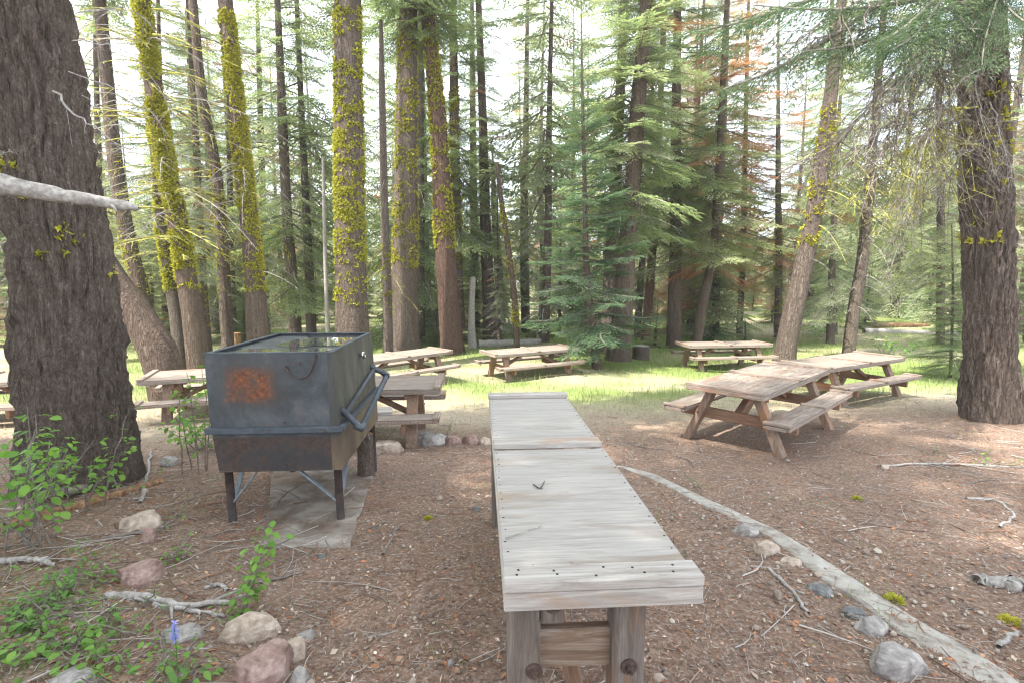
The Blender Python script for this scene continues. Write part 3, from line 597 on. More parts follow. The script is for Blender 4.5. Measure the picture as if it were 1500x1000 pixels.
T('mossy_fir', 'thin leaning lichen-covered stem left of the young dark fir', [(758, 505, 9), (752, 420, 9), (744, 360, 8), (735, 300, 7), (728, 240, 5)], 17, BARK, None, 8, 14, lichen=[(1, 5, 180)])
T('fir_tree', 'slim spire-shaped fir standing alone against the sky in the centre', [(770, 480, 13), (768, 330, 12), (770, 200, 9), (772, 60, 6)], 25, BARK, 20, lichen=[(3, 6, 200)], crown=[('narrow0', FOL_GREY, 1.5, 1.05, 1.12, 2)])
T('young_fir', 'young bluish-green fir with dense low boughs in the middle of the clearing edge', [(876, 524, 16), (868, 480, 13), (860, 400, 10), (856, 250, 6)], 14.5, BARK_DARK, 9, n=10, crown=[('young', FOL_DEEP, .3, .95, 1.1, 0)])
T('fir_tree', 'dark slim trunk standing behind the pale trunk by the sawn stump', [(889, 522, 24), (892, 440, 21), (896, 370, 19), (903, 250, 17), (910, 100, 14)], 17.5, BARK_DARK, 20, dead=[(3, 8, 30, 1.2, dict(droop=.6))], crown=[('full0', FOL, 5, .95, .9, 2)])
T('fir_tree', 'pale brown trunk with lit green boughs beside the sawn stump', [(905, 528, 42), (908, 505, 35), (913, 440, 30), (917, 380, 27), (926, 280, 24), (935, 150, 22), (943, 50, 19)], 16.0, BARK_PALE, 18, n=20, dead=[(3, 8, 30, 1.6, dict(mat=DEADW, droop=.5))], crown=[('full1', FOL_LIME, 3.4, .85, .95, 0), ('narrow1', FOL_GREY, 4.2, .8, 1.2, 3)])
T('fir_tree', 'straight trunk first to the right of the sawn stump', [(945, 505, 14), (950, 440, 13), (957, 350, 12), (962, 250, 10)], 21, BARK_RED, 16, crown=[('full0', FOL, 3.6, .85, .9, 1)])
T('fir_tree', 'sturdy trunk above the left end of the far right picnic table', [(987, 502, 23), (988, 440, 20), (990, 350, 18), (990, 200, 15), (992, 60, 12)], 19.5, BARK, 20, dead=[(2, 6, 22, 1.6, dict(droop=.8))], crown=[('full0', FOL, 3.8, .95, 1.1, 4)])
T('fir_tree', 'bent trunk leaning right behind the far right picnic table', [(1019, 502, 16), (1030, 440, 15), (1044, 380, 13), (1050, 300, 12), (1060, 100, 9)], 18.5, BARK_DARK, 15, crown=[('full1', FOL_MIX, 2.6, .85, 1.05, 2)])
T('fir_tree', 'short pale trunk right of the bent one behind the far right table', [(1048, 498, 12), (1049, 440, 11), (1053, 350, 10)], 22, BARK_PALE, 13, crown=[('far0', FOL_MIX, 1, .6, .8, 2)])
T('fir_tree', 'tall slender fir with mixed orange dying boughs right of centre', [(1083, 490, 10), (1088, 380, 9), (1092, 200, 7)], 24, BARK, 18, crown=[('narrow1', FOL_MIX, 1.8, 1.0, 1.4, 0), ('farbare1', FOL_RED, 1.2, .75, .8, 1)])
T('leaning_fir', 'brown trunk leaning right with lichen rings, between the two right-hand tables', [(1148, 524, 38), (1153, 500, 33), (1166, 440, 31), (1178, 385, 29), (1191, 320, 27), (1206, 230, 25), (1218, 130, 21), (1226, 60, 17)], 15.5, BARK, 15, n=20, lichen=[(3.4, 7.5, 320)], band=.55, tsize=.05, dead=[(3.6, 7.8, 26, 1.3, dict(mat=LIMB, droop=.9, azc=.2, rad=.024, twigs=3)), (3, 8, 22, 1.4, dict(droop=.5))])
T('fir_tree', 'pale leaning trunk with scraped bark right of the lichen-ringed leaner', [(1243, 510, 22), (1250, 460, 20), (1262, 390, 19), (1269, 330, 17), (1278, 220, 14)], 16.5, BARK_PALE, 14, dead=[(1.5, 6, 40, 1.0, dict(mat=DEADW, droop=.8))], crown=[('farbare0', FOL_GREY, 1.5, .6, .8, 2)])
T('fir_tree', 'straight thin lichen-flecked trunk left of the lichen-ringed leaner', [(1140, 480, 12), (1141, 380, 11), (1140, 270, 9), (1140, 150, 6)], 23, BARK_PALE, 14, lichen=[(1, 5, 130)], tsize=.05, crown=[('narrow0', FOL_MIX, 1.6, .8, 1.15, 1)])
T('young_fir', 'light green sapling fir low beside the right-edge trunk', [(1398, 500, 6), (1396, 420, 4), (1394, 330, 2)], 13, BARK, None, 8, 10, crown=[('young', FOL, .1, .42, .55, 0)])
T('young_fir', 'tiny bright fir seedling behind the far right picnic table', [(1092, 505, 4), (1092, 470, 2)], 19, BARK, None, 6, 6, crown=[('young', FOL, -.2, .16, .3, 0)])
T('young_fir', 'low spreading fir seedling left of the broken pale snag', [(640, 500, 4), (640, 450, 2)], 20, BARK, None, 6, 6, crown=[('young', FOL, -.2, .25, .5, 1)])
T('fir_tree', 'green fir filling the gap right of the massive left trunk', [(150, 500, 14), (147, 350, 12), (142, 150, 9)], 19, BARK, 16, crown=[('full0', FOL_GREY, 1.6, .95, .95, 2)])
T('fir_tree', 'lit green fir behind the mossy twin trunks', [(243, 492, 13), (240, 350, 11), (235, 150, 8)], 21, BARK_RED, 17, crown=[('full1', FOL, 1.8, 1.0, .9, 3)])
T('fir_tree', 'grey-green fir right of the thin grey trunk', [(341, 490, 12), (338, 350, 10), (335, 120, 7)], 23, BARK, 18, crown=[('full0', FOL_GREY, 1.4, 1.05, .9, 5)])
T('fir_tree', 'tall fir behind the pale snag', [(697, 480, 13), (694, 300, 11), (692, 100, 8)], 27, BARK, 20, crown=[('full1', FOL_LIME, 1.4, 1.15, .9, 1)])
T('fir_tree', 'tall green fir between the pale mossy and the reddish trunks', [(628, 485, 12), (622, 300, 10), (618, 100, 8)], 25, BARK_PALE, 19, crown=[('full0', FOL_LIME, 1.0, 1.1, .85, 4)])
T('fir_tree', 'greyish fir behind the right-edge trunk', [(1380, 482, 14), (1378, 300, 12), (1374, 100, 9)], 20, BARK, 18, crown=[('full1', FOL_GREY, 2.2, 1.0, 1.0, 2)])
T('fir_tree', 'lime fir between the two leaning right-hand trunks', [(1222, 480, 12), (1222, 300, 10), (1220, 100, 8)], 24, BARK_PALE, 18, crown=[('full0', FOL_LIME, 2.0, 1.0, .8, 2)])
T('young_fir', 'dark low fir with drooping boughs behind the mossy twin trunks', [(225, 500, 6), (222, 400, 4)], 16, BARK, None, 6, 6, crown=[('young', FOL_GREY, .2, .6, .9, 1)])

# background forest, trunk positions seen at photo columns; gaps left open to the sky
bgm = [FOL, FOL_GREY, FOL_GREY, FOL_LIME, FOL_MIX, FOL_TAN, FOL_GREY]
trunk_far = []
for q in range(4):
    L = np.array([[0, 0, -.2], [.1 * (q - 1), 0, 3], [.25 * (q - 1.5), .1, 9], [.3 * (q - 1), 0, 19]]); trunk_far.append(trunk_mesh(L, np.array([.22, .18, .12, .03]), [BARK_PALE, BARK_PALE, BARK, BARK_PALE][q], 9, 14, q, .05)[0])
twf = [deadlimbs(np.array([[0, 0, 0], [0, 0, 20.]]), None, 1.0, 9, 90, 9 + q, 1.8, [TWIG, DEADW, DEADW][q], .6, None, 8, .02) for q in range(3)]
GAPS = [(468, 498), (532, 575), (715, 752), (808, 830), (1095, 1140)]
LMK = [(-400, 'frame edge'), (100, 'left giant'), (265, 'mossy twins'), (372, 'broad mossy trunk'), (515, 'tallest mossy trunk'), (594, 'pale mossy trunk'), (655, 'reddish trunk'), (770, 'spire fir'), (865, 'bluish young fir'), (920, 'stump-side trunk'), (988, 'sturdy trunk'), (1087, 'orange-flecked fir'), (1190, 'lichen-ringed leaner'), (1265, 'scraped leaner'), (1445, 'right-edge trunk'), (1900, 'frame edge')]
def hue(m): return {'needles_green': 'green', 'needles_greygreen': 'grey-green', 'needles_lime': 'lime-green', 'needles_partly_dead': 'orange-flecked', 'needles_dead_tan': 'tan dead'}.get(m.name, 'green')
def where(px):
    for (a, la), (b, lb) in zip(LMK, LMK[1:]):
        if a <= px < b: return 'left of the ' + lb if la == 'frame edge' else 'right of the ' + la if lb == 'frame edge' else 'between %s and %s' % (la, lb)
def far_tree(px, Y, hs, key, mat, q, group, label, ring0=False):
    x = (px - 750) / FPX * Y; root = empty('background_fir', (x, Y, g1(x, Y)), rnd.uniform(0, 6.28), label, 'tree', group)
    link('trunk', trunk_far[q], root, sc=(hs, hs, hs))
    if rnd.random() < .9: tag(link('bare_twigs', twf[rnd.randrange(3)], root, rot=(0, 0, rnd.uniform(0, 6)), sc=(hs, hs, hs)), kind='stuff')
    if key: add_crown(root, key, mat, (0, 0, .9 if key[0] in 'fn' and ring0 else 0), hs, rnd.uniform(0, 6), hs * rnd.uniform(.85, 1.15))
placed = []
for ring, (y0, y1, cnt) in enumerate([(20, 28, 24), (28, 42, 44), (42, 62, 62)]):
    k = 0; tries = 0
    while k < cnt and tries < 4000:
        tries += 1; px = rnd.uniform(-90, 1590); Y = rnd.uniform(y0, y1); x = (px - 750) / FPX * Y
        if any((x - a) ** 2 + (Y - b) ** 2 < 2.2 for a, b in placed): continue
        gap = any(a < px < b for a, b in GAPS)
        hs = rnd.uniform(.75, 1.15)
        if ring == 0: key = rnd.choice(['farbare0', 'farbare1', 'full0', 'full1', 'narrow0', 'narrow1'])
        elif ring == 1: key = rnd.choice(['far0', 'far1', 'far2', 'farbare0', 'farbare1'])
        else: key = rnd.choice(['far0', 'far1', 'far2'])
        if gap: hs = rnd.uniform(.25, .42)
        if 1150 < px < 1400 and ring == 0: hs *= .85
        placed.append((x, Y)); mat = rnd.choice(bgm)
        far_tree(px, Y, hs, key, mat, rnd.randrange(4), ['firs at the back of the clearing', 'firs deeper in the wood', 'firs far off in the wood'][ring], '%s %s %s, %s' % ('short' if hs < .6 else 'tall' if hs > .95 else 'mid-height', hue(mat), ['fir at the clearing back', 'fir deeper in the wood', 'far-off fir'][ring], where(px)), ring == 0); k += 1
# young firs of the undergrowth
k = 0
while k < 84:
    px = rnd.uniform(-40, 1540); Y = rnd.uniform(19, 42); x = (px - 750) / FPX * Y
    if 1160 < px < 1400 and Y < 26: continue
    if any((x - a) ** 2 + (Y - b) ** 2 < 1.0 for a, b in placed): continue
    placed.append((x, Y)); hs = rnd.uniform(.22, .62); um = [FOL_LIME, FOL_GREY, FOL, FOL_GREY, FOL_TAN][k % 5]; root = empty('undergrowth_fir', (x, Y, g1(x, Y)), rnd.uniform(0, 6), '%s %s young fir, %s' % ('knee-high' if hs < .3 else 'tall' if hs > .5 else 'small', hue(um), where(px)), 'young tree', 'young firs of the undergrowth')
    link('trunk', trunk_far[k % 4], root, sc=(.28, .28, .4 * hs)); add_crown(root, 'young', [FOL_LIME, FOL_GREY, FOL, FOL_GREY, FOL_TAN][k % 5], (0, 0, -.15), hs, 0, hs * rnd.uniform(1.0, 1.5)); k += 1
# far wood closing the view: low-detail mass
V = []; Tt = []
rs = np.random.RandomState(3)
for k in range(420):
    y = rs.uniform(64, 110); x = rs.uniform(-1.15, 1.15) * y; h = rs.uniform(7, 15); z0 = g1(x, y); n_ = 130
    u = rs.rand(n_) ** .8; az = rs.uniform(0, 6.28, n_); rr = (1 - u) * 2.6 * rs.uniform(.3, 1, n_) + .2
    B = np.stack([x + rr * np.cos(az), y + rr * np.sin(az), z0 + .2 + u * h], -1); D = np.stack([np.cos(az), np.sin(az), rs.uniform(-.6, .1, n_)], -1)
    Kk = kites(B, D, rs.uniform(.7, 1.3, n_), rs.uniform(.5, .9, n_), np.stack([rs.normal(0, .4, n_), rs.normal(0, .4, n_), np.ones(n_)], -1)); V.append(Kk.reshape(-1, 3)); Tt.append(np.repeat(rs.rand(n_) * rs.uniform(.4, 1), 4))
V = np.concatenate(V); Tt = np.concatenate(Tt)
tag(link('far_wood', npmesh('far_wood', V, np.arange(len(V)).reshape(-1, 4), FOL_GREY, False, None, np.stack([Tt, Tt, Tt], -1))), kind='stuff')
# unseen firs added left of and behind the viewer so their crowns shade the foreground
for lab, x, y, key in (('unseen fir added for shade left of the frame behind the massive trunk', -10.8, 0.6, 'high0'), ('unseen fir added for shade left and behind the viewer', -6.5, -1.5, 'high1'), ('unseen fir added for shade far to the left', -12.5, -4.0, 'high0'), ('unseen fir added for shade some way behind the viewer', -3.2, -5.5, 'high1'), ('unseen fir added for shade close behind the viewer', -1.0, -2.4, 'high0')):
    root = empty('fir_tree', (x, y, g1(x, y)), 0, lab, 'tree'); link('trunk', trunk_far[0], root, sc=(1.4, 1.4, 1.25)); add_crown(root, key, FOL, (0, 0, -1), 1.0, x, 1.25)
add_crown(tA, 'high0', FOL, (-.3, -.6, -.6), 1.0, 1, .8)
add_crown(tZ, 'high1', FOL, (0, 0, 0), 1.0, 2, 1.2)

# ------------------------------------------------------------------ boughs of the right-edge tree (green ones and long dead ones)
BM = []
for q in range(5):
    kv, tt, ax = TPL[0][q]; wv, wf = tube_arr(ax, np.linspace(.012, .002, len(ax)), 4); nk = len(kv)
    t3 = np.repeat(tt, 4)
    BM.append(npmesh('bough', np.concatenate([kv.reshape(-1, 3), wv]), [np.arange(nk * 4).reshape(-1, 4), wf + nk * 4], [FOL_DEEP, TWIG], False, np.concatenate([np.zeros(nk), np.ones(len(wf))]), np.concatenate([np.stack([t3, t3, t3], -1), np.full((len(wv), 3), .3)])))
def place_bough(root, rootloc, a, b, Ya, Yb, mat, seed, roll=0, name='bough', wide=1.0):
    A = at(*a, Ya); Bq = at(*b, Yb); d = Vector(Bq - A); L = d.length
    rot = d.to_track_quat('X', 'Z').to_euler(); o = link(name, BM[seed % 5], root, tuple(A - rootloc), rot, (L * 1.05, L * wide, L)); o.rotation_euler.rotate_axis('X', roll)
    o.material_slots[0].link = 'OBJECT'; o.material_slots[0].material = mat; return o
bz = np.array(tZ.location)
for k, (a, b, Ya, Yb, mat, wd) in enumerate([
    ((1430, -20), (1120, 10), 7.5, 6.2, FOL_BOUGH, .5), ((1430, 0), (1190, 50), 7.5, 6.0, FOL_BOUGH, .5), ((1400, -60), (1075, 70), 7.5, 5.8, FOL_BOUGH, .45), ((1440, -60), (1250, 0), 7.5, 5.4, FOL_BOUGH, .5),
    ((1470, -60), (1430, 25), 7.3, 5.6, FOL_BOUGH, .6), ((1460, -40), (1500, 30), 7.3, 5.7, FOL_BOUGH, .6), ((1470, -20), (1375, 30), 7.2, 6.1, FOL_BOUGH, .5), ((1440, -60), (1330, 10), 7.3, 5.0, FOL_BOUGH, .5), ((1400, -90), (1010, -20), 7.6, 6.3, FOL_BOUGH, .5), ((1480, -60), (1560, 20), 7.3, 5.6, FOL_BOUGH, .8),]):
    place_bough(tZ, bz, a, b, Ya, Yb, mat, k, rnd.uniform(-.5, .5), wide=wd)
def dead_branch_mesh(pts, rad, seed, mat, ntw=22, tl=.35, moss=False, sub=3):
    rs = np.random.RandomState(seed); p = spl(pts, 16); p[1:] += rs.normal(0, .012, (15, 3)); V = []; F = []; n = 0
    def tb(q, rr, k):
        nonlocal n
        v, f = tube_arr(q, rr, k); V.append(v); F.append(f + n); n += len(v)
    tb(p, np.linspace(rad, rad * .2, 16), 6); ax = (p[-1] - p[0]); ax /= np.linalg.norm(ax); L = np.linalg.norm(p[-1] - p[0])
    for j in range(ntw):
        u = rs.uniform(.15, 1); i = int(u * 14.99); a = p[i]; d = ax * rs.uniform(.1, .8) + rs.normal(0, .6, 3) + np.array([0, 0, -.45]); d /= np.linalg.norm(d); l = tl * L * rs.uniform(.3, 1) * (1.25 - u)
        t = np.linspace(0, 1, 6)[:, None]; q = a + d * l * t + np.array([0, 0, -.3 * l]) * t ** 2 + rs.normal(0, .02 * l, (6, 3)) * t; tb(q, np.linspace(rad * .35, rad * .12, 6), 3)
        for s in range(sub):
            b = q[rs.randint(1, 6)]; d2 = d + rs.normal(0, .7, 3); d2 /= np.linalg.norm(d2); l2 = l * rs.uniform(.15, .5); tb(b + d2 * l2 * t[::2], np.linspace(rad * .2, rad * .08, 3), 3)
    return npmesh('dead_limb', np.concatenate(V), np.concatenate(F), mat, False)
for k, (pp, mat, rd, ntw) in enumerate([
    ([(1420, 60, 7.4), (1330, 90, 6.9), (1230, 205, 6.4), (1140, 255, 6.0)], TWIG, .018, 30), ([(1425, 90, 7.4), (1340, 130, 6.8), (1300, 200, 6.5), (1260, 320, 6.2)], TWIG, .016, 30),
    ([(1420, 150, 7.4), (1370, 200, 7.0), (1310, 230, 6.7), (1240, 300, 6.4)], LIMB, .016, 30), ([(1420, 30, 7.5), (1340, 55, 7.0), (1330, 120, 6.8), (1320, 180, 6.7)], LIMB, .02, 26),
    ([(1420, 170, 7.4), (1350, 160, 6.9), (1290, 190, 6.6), (1230, 250, 6.2)], TWIG, .014, 26), ([(1415, 120, 7.4), (1380, 60, 7.1), (1290, 40, 6.8), (1180, 60, 6.2)], TWIG, .018, 30),
    ([(1420, 200, 7.4), (1380, 270, 7.0), (1345, 300, 6.8), (1290, 370, 6.6)], TWIG, .012, 26), ([(1440, 100, 7.2), (1400, 130, 6.7), (1350, 230, 6.5), (1320, 330, 6.4)], DEADW, .010, 22),
    ([(1470, 100, 7.3), (1500, 140, 6.9), (1530, 180, 6.7)], TWIG, .012, 18), ([(1450, 150, 7.2), (1480, 240, 6.9), (1500, 300, 6.8)], DEADW, .007, 14), ([(1430, 110, 7.2), (1440, 180, 6.9), (1462, 270, 6.8)], DEADW, .006, 10), ([(1425, 10, 7.4), (1290, -10, 6.7), (1170, 60, 6.2), (1130, 100, 6.0)], TWIG, .016, 34), ([(1425, 220, 7.4), (1390, 240, 7.1), (1370, 330, 6.9)], DEADW, .008, 18)]):
    pts = np.array([at(a, b, c) for a, b, c in pp]) - bz
    link('dead_limb', dead_branch_mesh(pts, rd * 1.35, 40 + k, mat, ntw + 10, .4, sub=4), tZ)
rq = np.random.RandomState(91)
for k in range(16):
    x0, y0 = rq.uniform(1405, 1440), rq.uniform(20, 230); x1 = x0 - rq.uniform(50, 260); y1 = y0 + rq.uniform(60, 200)
    pts = np.array([at(x0, y0, 7.4), at(x0 * .6 + x1 * .4, y0 + (y1 - y0) * .15 - 15, 6.9), at(x0 * .25 + x1 * .75, y0 + (y1 - y0) * .55, 6.6), at(x1, y1, 6.3)]) - bz
    link('dead_limb', dead_branch_mesh(pts, rq.uniform(.008, .018), 140 + k, [TWIG, LIMB, DEADW, TWIG][k % 4], 30, .4, sub=5), tZ)
# thin dead limbs on the left giant's right side
ba = np.array(tA.location)
for k, (pp, rd, ntw) in enumerate([([(78, 134, 4.3), (115, 170, 4.2), (160, 205, 4.1), (205, 225, 4.0)], .009, 8), ([(100, 105, 4.3), (180, 135, 4.5), (250, 200, 4.6), (285, 290, 4.7)], .005, 14),
    ([(105, 60, 4.4), (190, 80, 4.8), (240, 140, 5.0), (270, 230, 5.2)], .005, 16), ([(120, 140, 4.5), (190, 200, 4.9), (240, 250, 5.1)], .004, 12), ([(110, 20, 4.4), (200, 20, 4.8), (260, 80, 5.0), (300, 180, 5.2)], .005, 16), ([(0, 225, 4.0), (10, 222, 3.95), (26, 222, 3.9)], .003, 2)]):
    pts = np.array([at(a, b, c) for a, b, c in pp]) - ba
    link('dead_limb', dead_branch_mesh(pts, rd, 80 + k, DEADW, ntw, .3, sub=2), tA)
# the big broken pale branch wedged across the left giant
pts = np.array([at(a, b, c) for a, b, c in [(-330, 222, 2.9), (-160, 240, 3.2), (0, 270, 3.5), (70, 283, 3.6), (140, 294, 3.7), (203, 305, 3.8)]])
Q = spl(pts, 40); rr = np.interp(np.linspace(0, 1, 40), [0, .55, .8, .96, 1], [.085, .066, .046, .034, .020]) * (1 + .10 * np.sin(np.arange(40) * 1.9) * (np.sin(np.arange(40) * .7) > .5)); v, f = tube_arr(Q, rr, 16)
v = v + noise3(v, 9, 3)[:, None] * .008; b0 = Q[20].copy(); o = link('broken_branch', npmesh('broken_branch', v - b0, f, DEADW, True), None, tuple(b0)); tag(o, 'pale barkless broken branch reaching in from the left edge across the massive trunk', 'branch')
dx = (Q[-1] - Q[-4]) / np.linalg.norm(Q[-1] - Q[-4]); rs = np.random.RandomState(8); sm_ = MB()
for k in range(9):
    p = Q[-2] - b0 + rs.normal(0, .010, 3); sm_.tube([p - dx * .03, p + dx * rs.uniform(.01, .05) + rs.normal(0, .004, 3)], [.007, .0015], 4)
sm_.build('splinters', DEADW, o)
for i_, d_, l_ in ((30, (.1, -.3, -.6), .10), (24, (.2, -.2, .8), .05), (35, (.5, -.4, -.3), .22), (19, (.1, -.5, .5), .06)):
    p = Q[i_] - b0; d_ = np.array(d_); k = MB(); k.tube([p, p + d_ * l_ * .5, p + d_ * l_], [.014, .010, .004], 7); k.build('stub', DEADW, o, True)

# ------------------------------------------------------------------ steel grill
GX, GY = -2.215, 3.66; GZ = -.165
gr = empty('barbecue_grill', (GX, GY, GZ), R(3.6), 'large blue-grey steel box grill on pipe legs with rust patches and a side handle', 'grill')
def gpt(x, y, z): return (x, y, z)
GW, GD = .92, 1.36
def taper_box(name, z0, z1, a0, a1, mat):
    """open four-wall box: a = (x0,x1,y0,y1) at bottom and top; each wall its own part"""
    c0 = [(a0[0], a0[2]), (a0[1], a0[2]), (a0[1], a0[3]), (a0[0], a0[3])]; c1 = [(a1[0], a1[2]), (a1[1], a1[2]), (a1[1], a1[3]), (a1[0], a1[3])]
    v = [(x, y, z0) for x, y in c0] + [(x, y, z1) for x, y in c1]
    t = .012; inn0 = [(a0[0] + t, a0[2] + t), (a0[1] - t, a0[2] + t), (a0[1] - t, a0[3] - t), (a0[0] + t, a0[3] - t)]; inn1 = [(a1[0] + t, a1[2] + t), (a1[1] - t, a1[2] + t), (a1[1] - t, a1[3] - t), (a1[0] + t, a1[3] - t)]
    v += [(x, y, z0) for x, y in inn0] + [(x, y, z1) for x, y in inn1]
    f = []
    for i in range(4):
        j = (i + 1) % 4; f += [[i, j, 4 + j, 4 + i], [8 + j, 8 + i, 12 + i, 12 + j], [4 + i, 4 + j, 12 + j, 12 + i], [j, i, 8 + i, 8 + j]]
    return link(name, npmesh(name, np.array(v, float), np.array(f), mat), gr)
lid = taper_box('lid', .775, 1.325, (.0, .925, 0, 1.37), (-.012, .90, 0, 1.36), GRILL)
MB().box((.455, .68, 1.302), (.885, 1.335, .008)).build('lid_plate', GRILL, gr)
# rim angle iron round the top
rim = MB(); 
for a, b in (((-.012, .018, 1.329), (.90, .018, 1.329)), ((-.012, 1.342, 1.329), (.90, 1.342, 1.329)), ((.006, .036, 1.329), (.006, 1.324, 1.329)), ((.880, .036, 1.329), (.880, 1.324, 1.329))): rim.beam(a, b, .036, .007, bev=.002)
rim.build('rim', PIPE, gr)
# rain water standing on the lid
def puddle(cx, cy, sx, sy, seed, z=1.3095):
    th = np.linspace(0, 2 * np.pi, 64, endpoint=False); rs = np.random.RandomState(seed); k = 1 + .10 * np.sin(3 * th + rs.rand() * 6) + .06 * np.sin(5 * th + rs.rand() * 6) + .04 * np.sin(9 * th + rs.rand() * 6)
    sq = (np.abs(np.cos(th)) ** 4 + np.abs(np.sin(th)) ** 4) ** -.25
    x = np.clip(cx + sx * k * sq * np.cos(th), .02, .872); y = np.clip(cy + sy * k * sq * np.sin(th), .03, 1.33)
    v = np.concatenate([np.stack([x, y, np.full(64, z)], -1), [[cx, cy, z]]]); f = np.array([[i, (i + 1) % 64, 64] for i in range(64)])
    link('rain_puddle', npmesh('rain_puddle', v, f, WATER), gr)
puddle(.60, .90, .33, .42, 1); puddle(.42, .22, .40, .17, 4)
tray = taper_box('firebox', .44, .745, (.03, .935, .015, 1.375), (.005, .93, .0, 1.372), GRILL)
MB().box((.48, .69, .435), (.90, 1.355, .01)).build('firebox_floor', GRILL, gr)
sm = MB(); zb = .757
for a, b in (((-.03, -.018, zb), (.955, -.018, zb)), ((-.03, 1.39, zb), (.955, 1.39, zb)), ((-.018, 0.0, zb), (-.018, 1.372, zb)), ((.943, .0, zb), (.943, 1.372, zb))): sm.beam(a, b, .034, .045, bev=.004)
sm.build('seam_band', PIPE, gr)
for x, y in ((.075, .06), (.885, .06), (.075, 1.31), (.885, 1.31)):
    gz = g1(GX + x, GY + y) - GZ
    lg = MB(); lg.tube([(x, y, .44), (x + .004, y, .2), (x + .01, y, gz - .03)], .030, 14); lg.build('leg', RUSTP, gr, True)
for a, b in (((.30, .06, .435), (.09, .06, .17)), ((.58, .06, .435), (.87, .06, .17)), ((.885, .36, .435), (.885, .08, .13)), ((.885, 1.02, .435), (.885, 1.28, .13)), ((.075, .36, .435), (.075, .08, .13)), ((.075, 1.02, .435), (.075, 1.28, .13))):
    MB().beam(a, b, .012, .034, up=(0, 1, 0) if a[1] == b[1] else (1, 0, 0), bev=.002).build('brace', STRAP, gr)
# lifting handle on the right side: two pipe arms and a long bar
hz1 = .87
h = MB(); A0, A1 = (.915, .10, .88), (1.06, .12, .72); B0, B1 = (.915, 1.20, 1.02), (1.07, 1.21, .93)
h.tube([A0, A1], .024, 14); h.tube([B0, B1], .024, 14); h.tube([A1, B1], .024, 14); h.build('handle', PIPE, gr, True)
for e in (A1, B1):
    k = MB(); p = np.array(e); k.tube([p + [-.045, 0, .03], p + [-.02, 0, .012], p + [0, .004, 0], p + [0, .03, .004], p + [0, .055, .008]] if e is A1 else [p + [-.045, 0, .03], p + [-.02, 0, .012], p + [0, -.004, 0], p + [0, -.03, -.004], p + [0, -.055, -.008]], .030, 14); k.build('elbow', PIPE, gr, True)
ib = MB(); ib.tube([(.95, .13, .845), (.945, 1.17, .985)], .017, 10); ib.build('inner_rail', PIPE, gr, True)
kb = MB(); kb.tube([(.905, .80, 1.19), (.94, .80, 1.19)], .012, 10); kb.build('knob_stem', BOLT, gr, True)
kb = MB(); kb.tube([(.935, .80, 1.19), (.945, .80, 1.19), (.955, .80, 1.19)], [.03, .036, .026], 16); kb.build('knob', CHROME, gr, True)
th = np.linspace(3.3, 6.1, 14); hook = MB(); hook.tube([(.66 + .095 * math.cos(t), -.012, 1.25 + .11 * math.sin(t)) for t in th] + [(.775, -.014, 1.27), (.785, -.01, 1.318)], .006, 6); hook.build('wire_hook', BOLT, gr, True)
bp = MB(); bp.tube([(.655, .002, 1.25), (.655, -.014, 1.25)], .012, 8); bp.build('bolt', BOLT, gr)
for x, z in ((.53, .81), (.80, .765), (.83, .752), (.52, .48)):
    bp = MB(); bp.tube([(x, .0, z), (x, -.014 if z > .77 or z < .6 else -.042, z)], .008, 8); bp.build('bolt', BOLT, gr)
pl = MB(); pl.tube([(.50, .33, 1.306), (.50, .33, 1.34)], .02, 10); pl.build('lid_stud', BOLT, gr)
# slab under the grill
sx, sy = at(545, 690, 5.07)[0], 5.07
sp_ = [gp(548, 688), gp(511, 803), gp(385, 803), gp(400, 690)]
slab = np.array([[s[0], s[1]] for s in sp_]); c = slab.mean(0); zz = g1(*c)
def prism(name, poly, z0f, th_, mat, parent=None, sub=14, rag=.02, seed=0, bev=.012):
    """slab of polygon outline with ragged edge following the ground"""
    P = np.array(poly, float); P = np.vstack([P, P[:1]]); out = []
    for i in range(len(P) - 1): out.append(P[i] + (P[i + 1] - P[i]) * np.linspace(0, 1, sub, endpoint=False)[:, None])
    O = np.concatenate(out); n = len(O); rs = np.random.RandomState(seed); cc = O.mean(0); O = O + rs.normal(0, rag, O.shape)
    rings = [O, O, cc + (O - cc) * (1 - bev), cc + (O - cc) * .6, cc + (O - cc) * .2]; zs = [-.05, th_ - bev * .6, th_, th_ + .002, th_ + .002]; V = []
    for q, z in zip(rings, zs): V.append(np.column_stack([q, G(q[:, 0], q[:, 1]) * 1 + z + .003 * noise3(np.column_stack([q, q[:, 0] * 0]), 4, 2)]))
    V.append(np.array([[cc[0], cc[1], g1(*cc) + th_ + .002]])); V = np.concatenate(V); F = []
    for r_ in range(4):
        for i in range(n): j = (i + 1) % n; F.append([r_ * n + i, r_ * n + j, (r_ + 1) * n + j, (r_ + 1) * n + i])
    T3 = [[4 * n + i, 4 * n + (i + 1) % n, 5 * n] for i in range(n)]
    b0 = np.array([cc[0], cc[1], g1(*cc)]); return link(name, npmesh(name, V - b0, [np.array(F), np.array(T3)], mat, False), parent, tuple(b0))
tag(prism('concrete_slab', slab, 0, .011, CONC2, rag=.006), 'thin grey concrete slab half buried in litter beneath the grill', 'slab')

